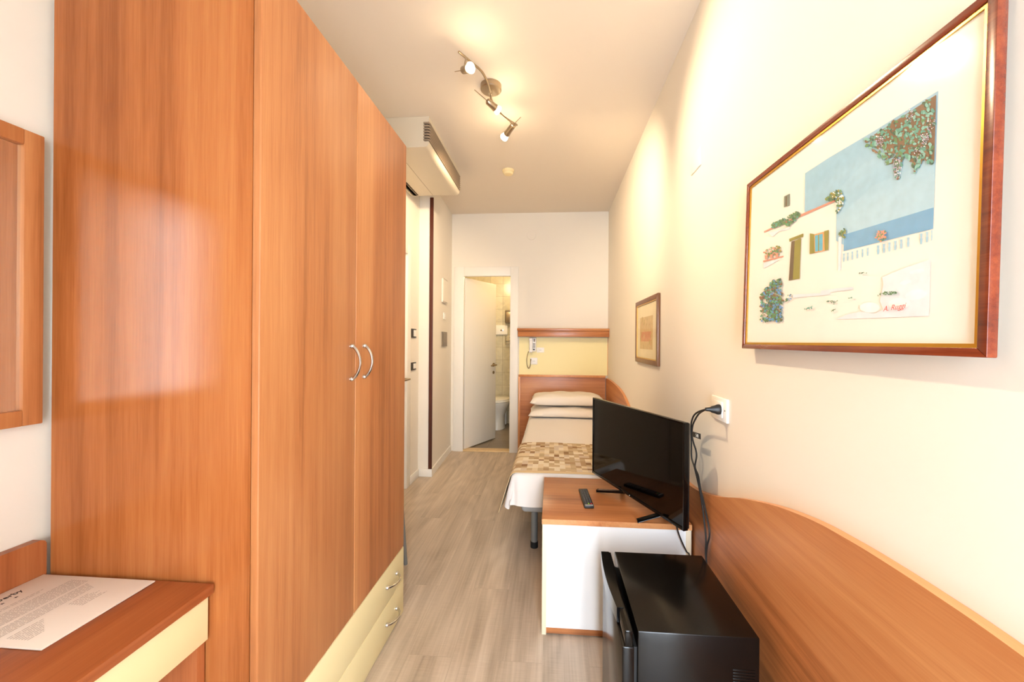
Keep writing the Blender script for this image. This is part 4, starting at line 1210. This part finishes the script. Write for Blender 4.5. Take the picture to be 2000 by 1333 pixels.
# ------------------------------------------------------------------ small framed print further along the right wall
SX_ = 0.617
Y0s, Y1s, Z0s, Z1s = on_x(1283.5, 640, SX_).y, on_x(1240.5, 640, SX_).y, 1.155, 1.590
sp = thing('framed_print', 'small brown framed faded print on the right wall beyond the television', 'picture', (RIGHT_X, (Y0s + Y1s) / 2, Z0s))
spm = Matrix(((0, 0, -1), (-1, 0, 0), (0, 1, 0))).to_4x4(); spm.translation = (SX_, Y1s, Z0s)
sw, shh = Y1s - Y0s, Z1s - Z0s
frame_rails(MB(), 0, sw, 0, shh, 0.030, -0.017, 0, spm, 0.002).build('frame', 'brown_frame', sp)
frame_rails(MB(), 0.03, sw - 0.03, 0.03, shh - 0.03, 0.007, -0.012, -0.003, spm).build('gilt_fillet', 'gold', sp)
MB().box(0.031, sw - 0.031, 0.031, shh - 0.031, -0.015, -0.008, mat=spm).build('mount', 'beige_mat', sp)
M['faded_ochre'] = plain('faded_ochre', (206, 180, 132), 0.8, noise=0.10, nscale=40)
M['faded_red'] = plain('faded_red', (206, 152, 116), 0.8, noise=0.10, nscale=50)
M['faded_olive'] = plain('faded_olive', (188, 164, 106), 0.8, noise=0.12, nscale=50)
mb = MB()
def rect(x0, x1, y0, y1, mi, l): mb.poly([spm @ Vector(q_) for q_ in ((x0, y0, l), (x1, y0, l), (x1, y1, l), (x0, y1, l))], mi)
rect(sw * 0.20, sw * 0.78, shh * 0.22, shh * 0.72, 0, -0.0078)
rect(sw * 0.26, sw * 0.72, shh * 0.34, shh * 0.49, 1, -0.0076)
rr = random.Random(5)
for k in range(26):
    x, y = sw * rr.uniform(0.22, 0.72), shh * rr.uniform(0.24, 0.68)
    rect(x, x + rr.uniform(0.008, 0.03), y, y + rr.uniform(0.008, 0.03), rr.choice((0, 1, 2, 2)), -0.0074 + k * 0.00001)
mb.build('print', ['faded_ochre', 'faded_red', 'faded_olive'], sp, smooth=0)
MB().box(0.031, sw - 0.031, 0.031, shh - 0.031, -0.0056, -0.0044, mat=spm).build('glass', 'glass', sp)

# ------------------------------------------------------------------ bathroom fittings seen through the door
TXc = -0.80
to = thing('toilet', 'white toilet seen through the open bathroom door', 'toilet', (TXc, 5.80, 0))
mb = MB()
prof = [(0.0, 0.105, 0.20), (0.10, 0.095, 0.18), (0.20, 0.100, 0.17), (0.30, 0.145, 0.205), (0.38, 0.180, 0.25), (0.405, 0.182, 0.255)]
n_ = 28
rings = []
for (z, rx, ry) in prof:
    cy = 5.76 - 0.0 + (0.04 if z < 0.25 else 0)
    rings.append([mb.bm.verts.new((TXc + rx * math.cos(2 * PI * k / n_), cy + ry * math.sin(2 * PI * k / n_), z)) for k in range(n_)])
for a, b in zip(rings, rings[1:]):
    for k in range(n_): mb.bm.faces.new((a[k], a[(k + 1) % n_], b[(k + 1) % n_], b[k]))
mb.bm.faces.new(rings[0]); mb.bm.faces.new(rings[-1])
mb.build('bowl', 'porcelain', to, smooth=50)
MB().lathe([(0, 0), (0.186, 0), (0.192, 0.012), (0.186, 0.024), (0.178, 0.028), (0.184, 0.040), (0.165, 0.052), (0, 0.056)], (TXc, 5.765, 0.406), n=32, sy=1.36, sx=1.0).build('seat_lid', 'porcelain', to)
MB().box(TXc - 0.11, TXc + 0.11, 5.96, BFY - 0.001, 0.0, 0.40, 0.03).build('back_pedestal', 'porcelain', to)
fp = thing('flush_panel', 'white wall flush panel above the toilet', 'flush plate', (TXc, BFY, 1.30))
f0, f1 = on_y(960, 655, BFY - 0.03), on_y(991, 636, BFY - 0.03)
MB().box(f0.x - 0.02, f1.x, BFY - 0.03, BFY - 0.001, f0.z, f1.z, 0.005).build('panel', 'plate_white', fp)
fc = on_y(980, 646, BFY - 0.03)
MB().box(fc.x - 0.025, fc.x + 0.025, BFY - 0.034, BFY - 0.03, fc.z - 0.012, fc.z + 0.012, 0.002).build('button', 'chrome', fp)
bd = thing('bidet', 'white bidet partly hidden by the door frame beside the toilet', 'bidet', (-0.425, 5.85, 0))
bxc = -0.425
MB().lathe([(0, 0), (0.11, 0), (0.10, 0.12), (0.115, 0.22), (0.17, 0.33), (0.185, 0.385), (0.175, 0.395), (0.14, 0.37), (0.07, 0.32), (0, 0.31)], (bxc, 5.80, 0), n=28, sy=1.35).build('basin', 'porcelain', bd)
MB().tube(smooth_path([(bxc, 6.0, 0.35), (bxc, 6.0, 0.44), (bxc, 5.95, 0.47), (bxc, 5.88, 0.44)], 5), 0.012, 10).build('tap', 'chrome', bd)
d0, d1 = on_y(986, 632, BFY - 0.05), on_y(1006, 607, BFY - 0.05)
dp = thing('paper_dispenser', 'grey dispenser high on the bathroom wall by the door frame', 'dispenser', ((d0.x + d1.x) / 2, BFY, d0.z))
MB().box(d0.x, d1.x + 0.02, BFY - 0.09, BFY - 0.001, d0.z, d1.z, 0.01).build('case', 'plate_grey', dp)
MB().box(d0.x + 0.02, d1.x, BFY - 0.094, BFY - 0.089, d0.z + 0.02, d1.z - 0.03, 0.003).build('cover', 'nickel', dp)
tr = thing('towel_rail', 'chrome ladder towel rail on the bathroom wall below the dispenser', 'towel rail', (-0.62, BFY, 1.16))
t0 = on_y(987, 660, BFY - 0.06)
for k in range(3):
    MB().tube([(t0.x, BFY - 0.06, t0.z - 0.045 * k), (t0.x + 0.25, BFY - 0.06, t0.z - 0.045 * k)], 0.008, 10).build('bar', 'chrome', tr)
for x in (t0.x + 0.004, t0.x + 0.246):
    MB().tube([(x, BFY - 0.06, t0.z + 0.02), (x, BFY - 0.06, t0.z - 0.11)], 0.009, 10).tube([(x, BFY - 0.06, t0.z - 0.045), (x, BFY - 0.001, t0.z - 0.045)], 0.007, 10).build('upright', 'chrome', tr)
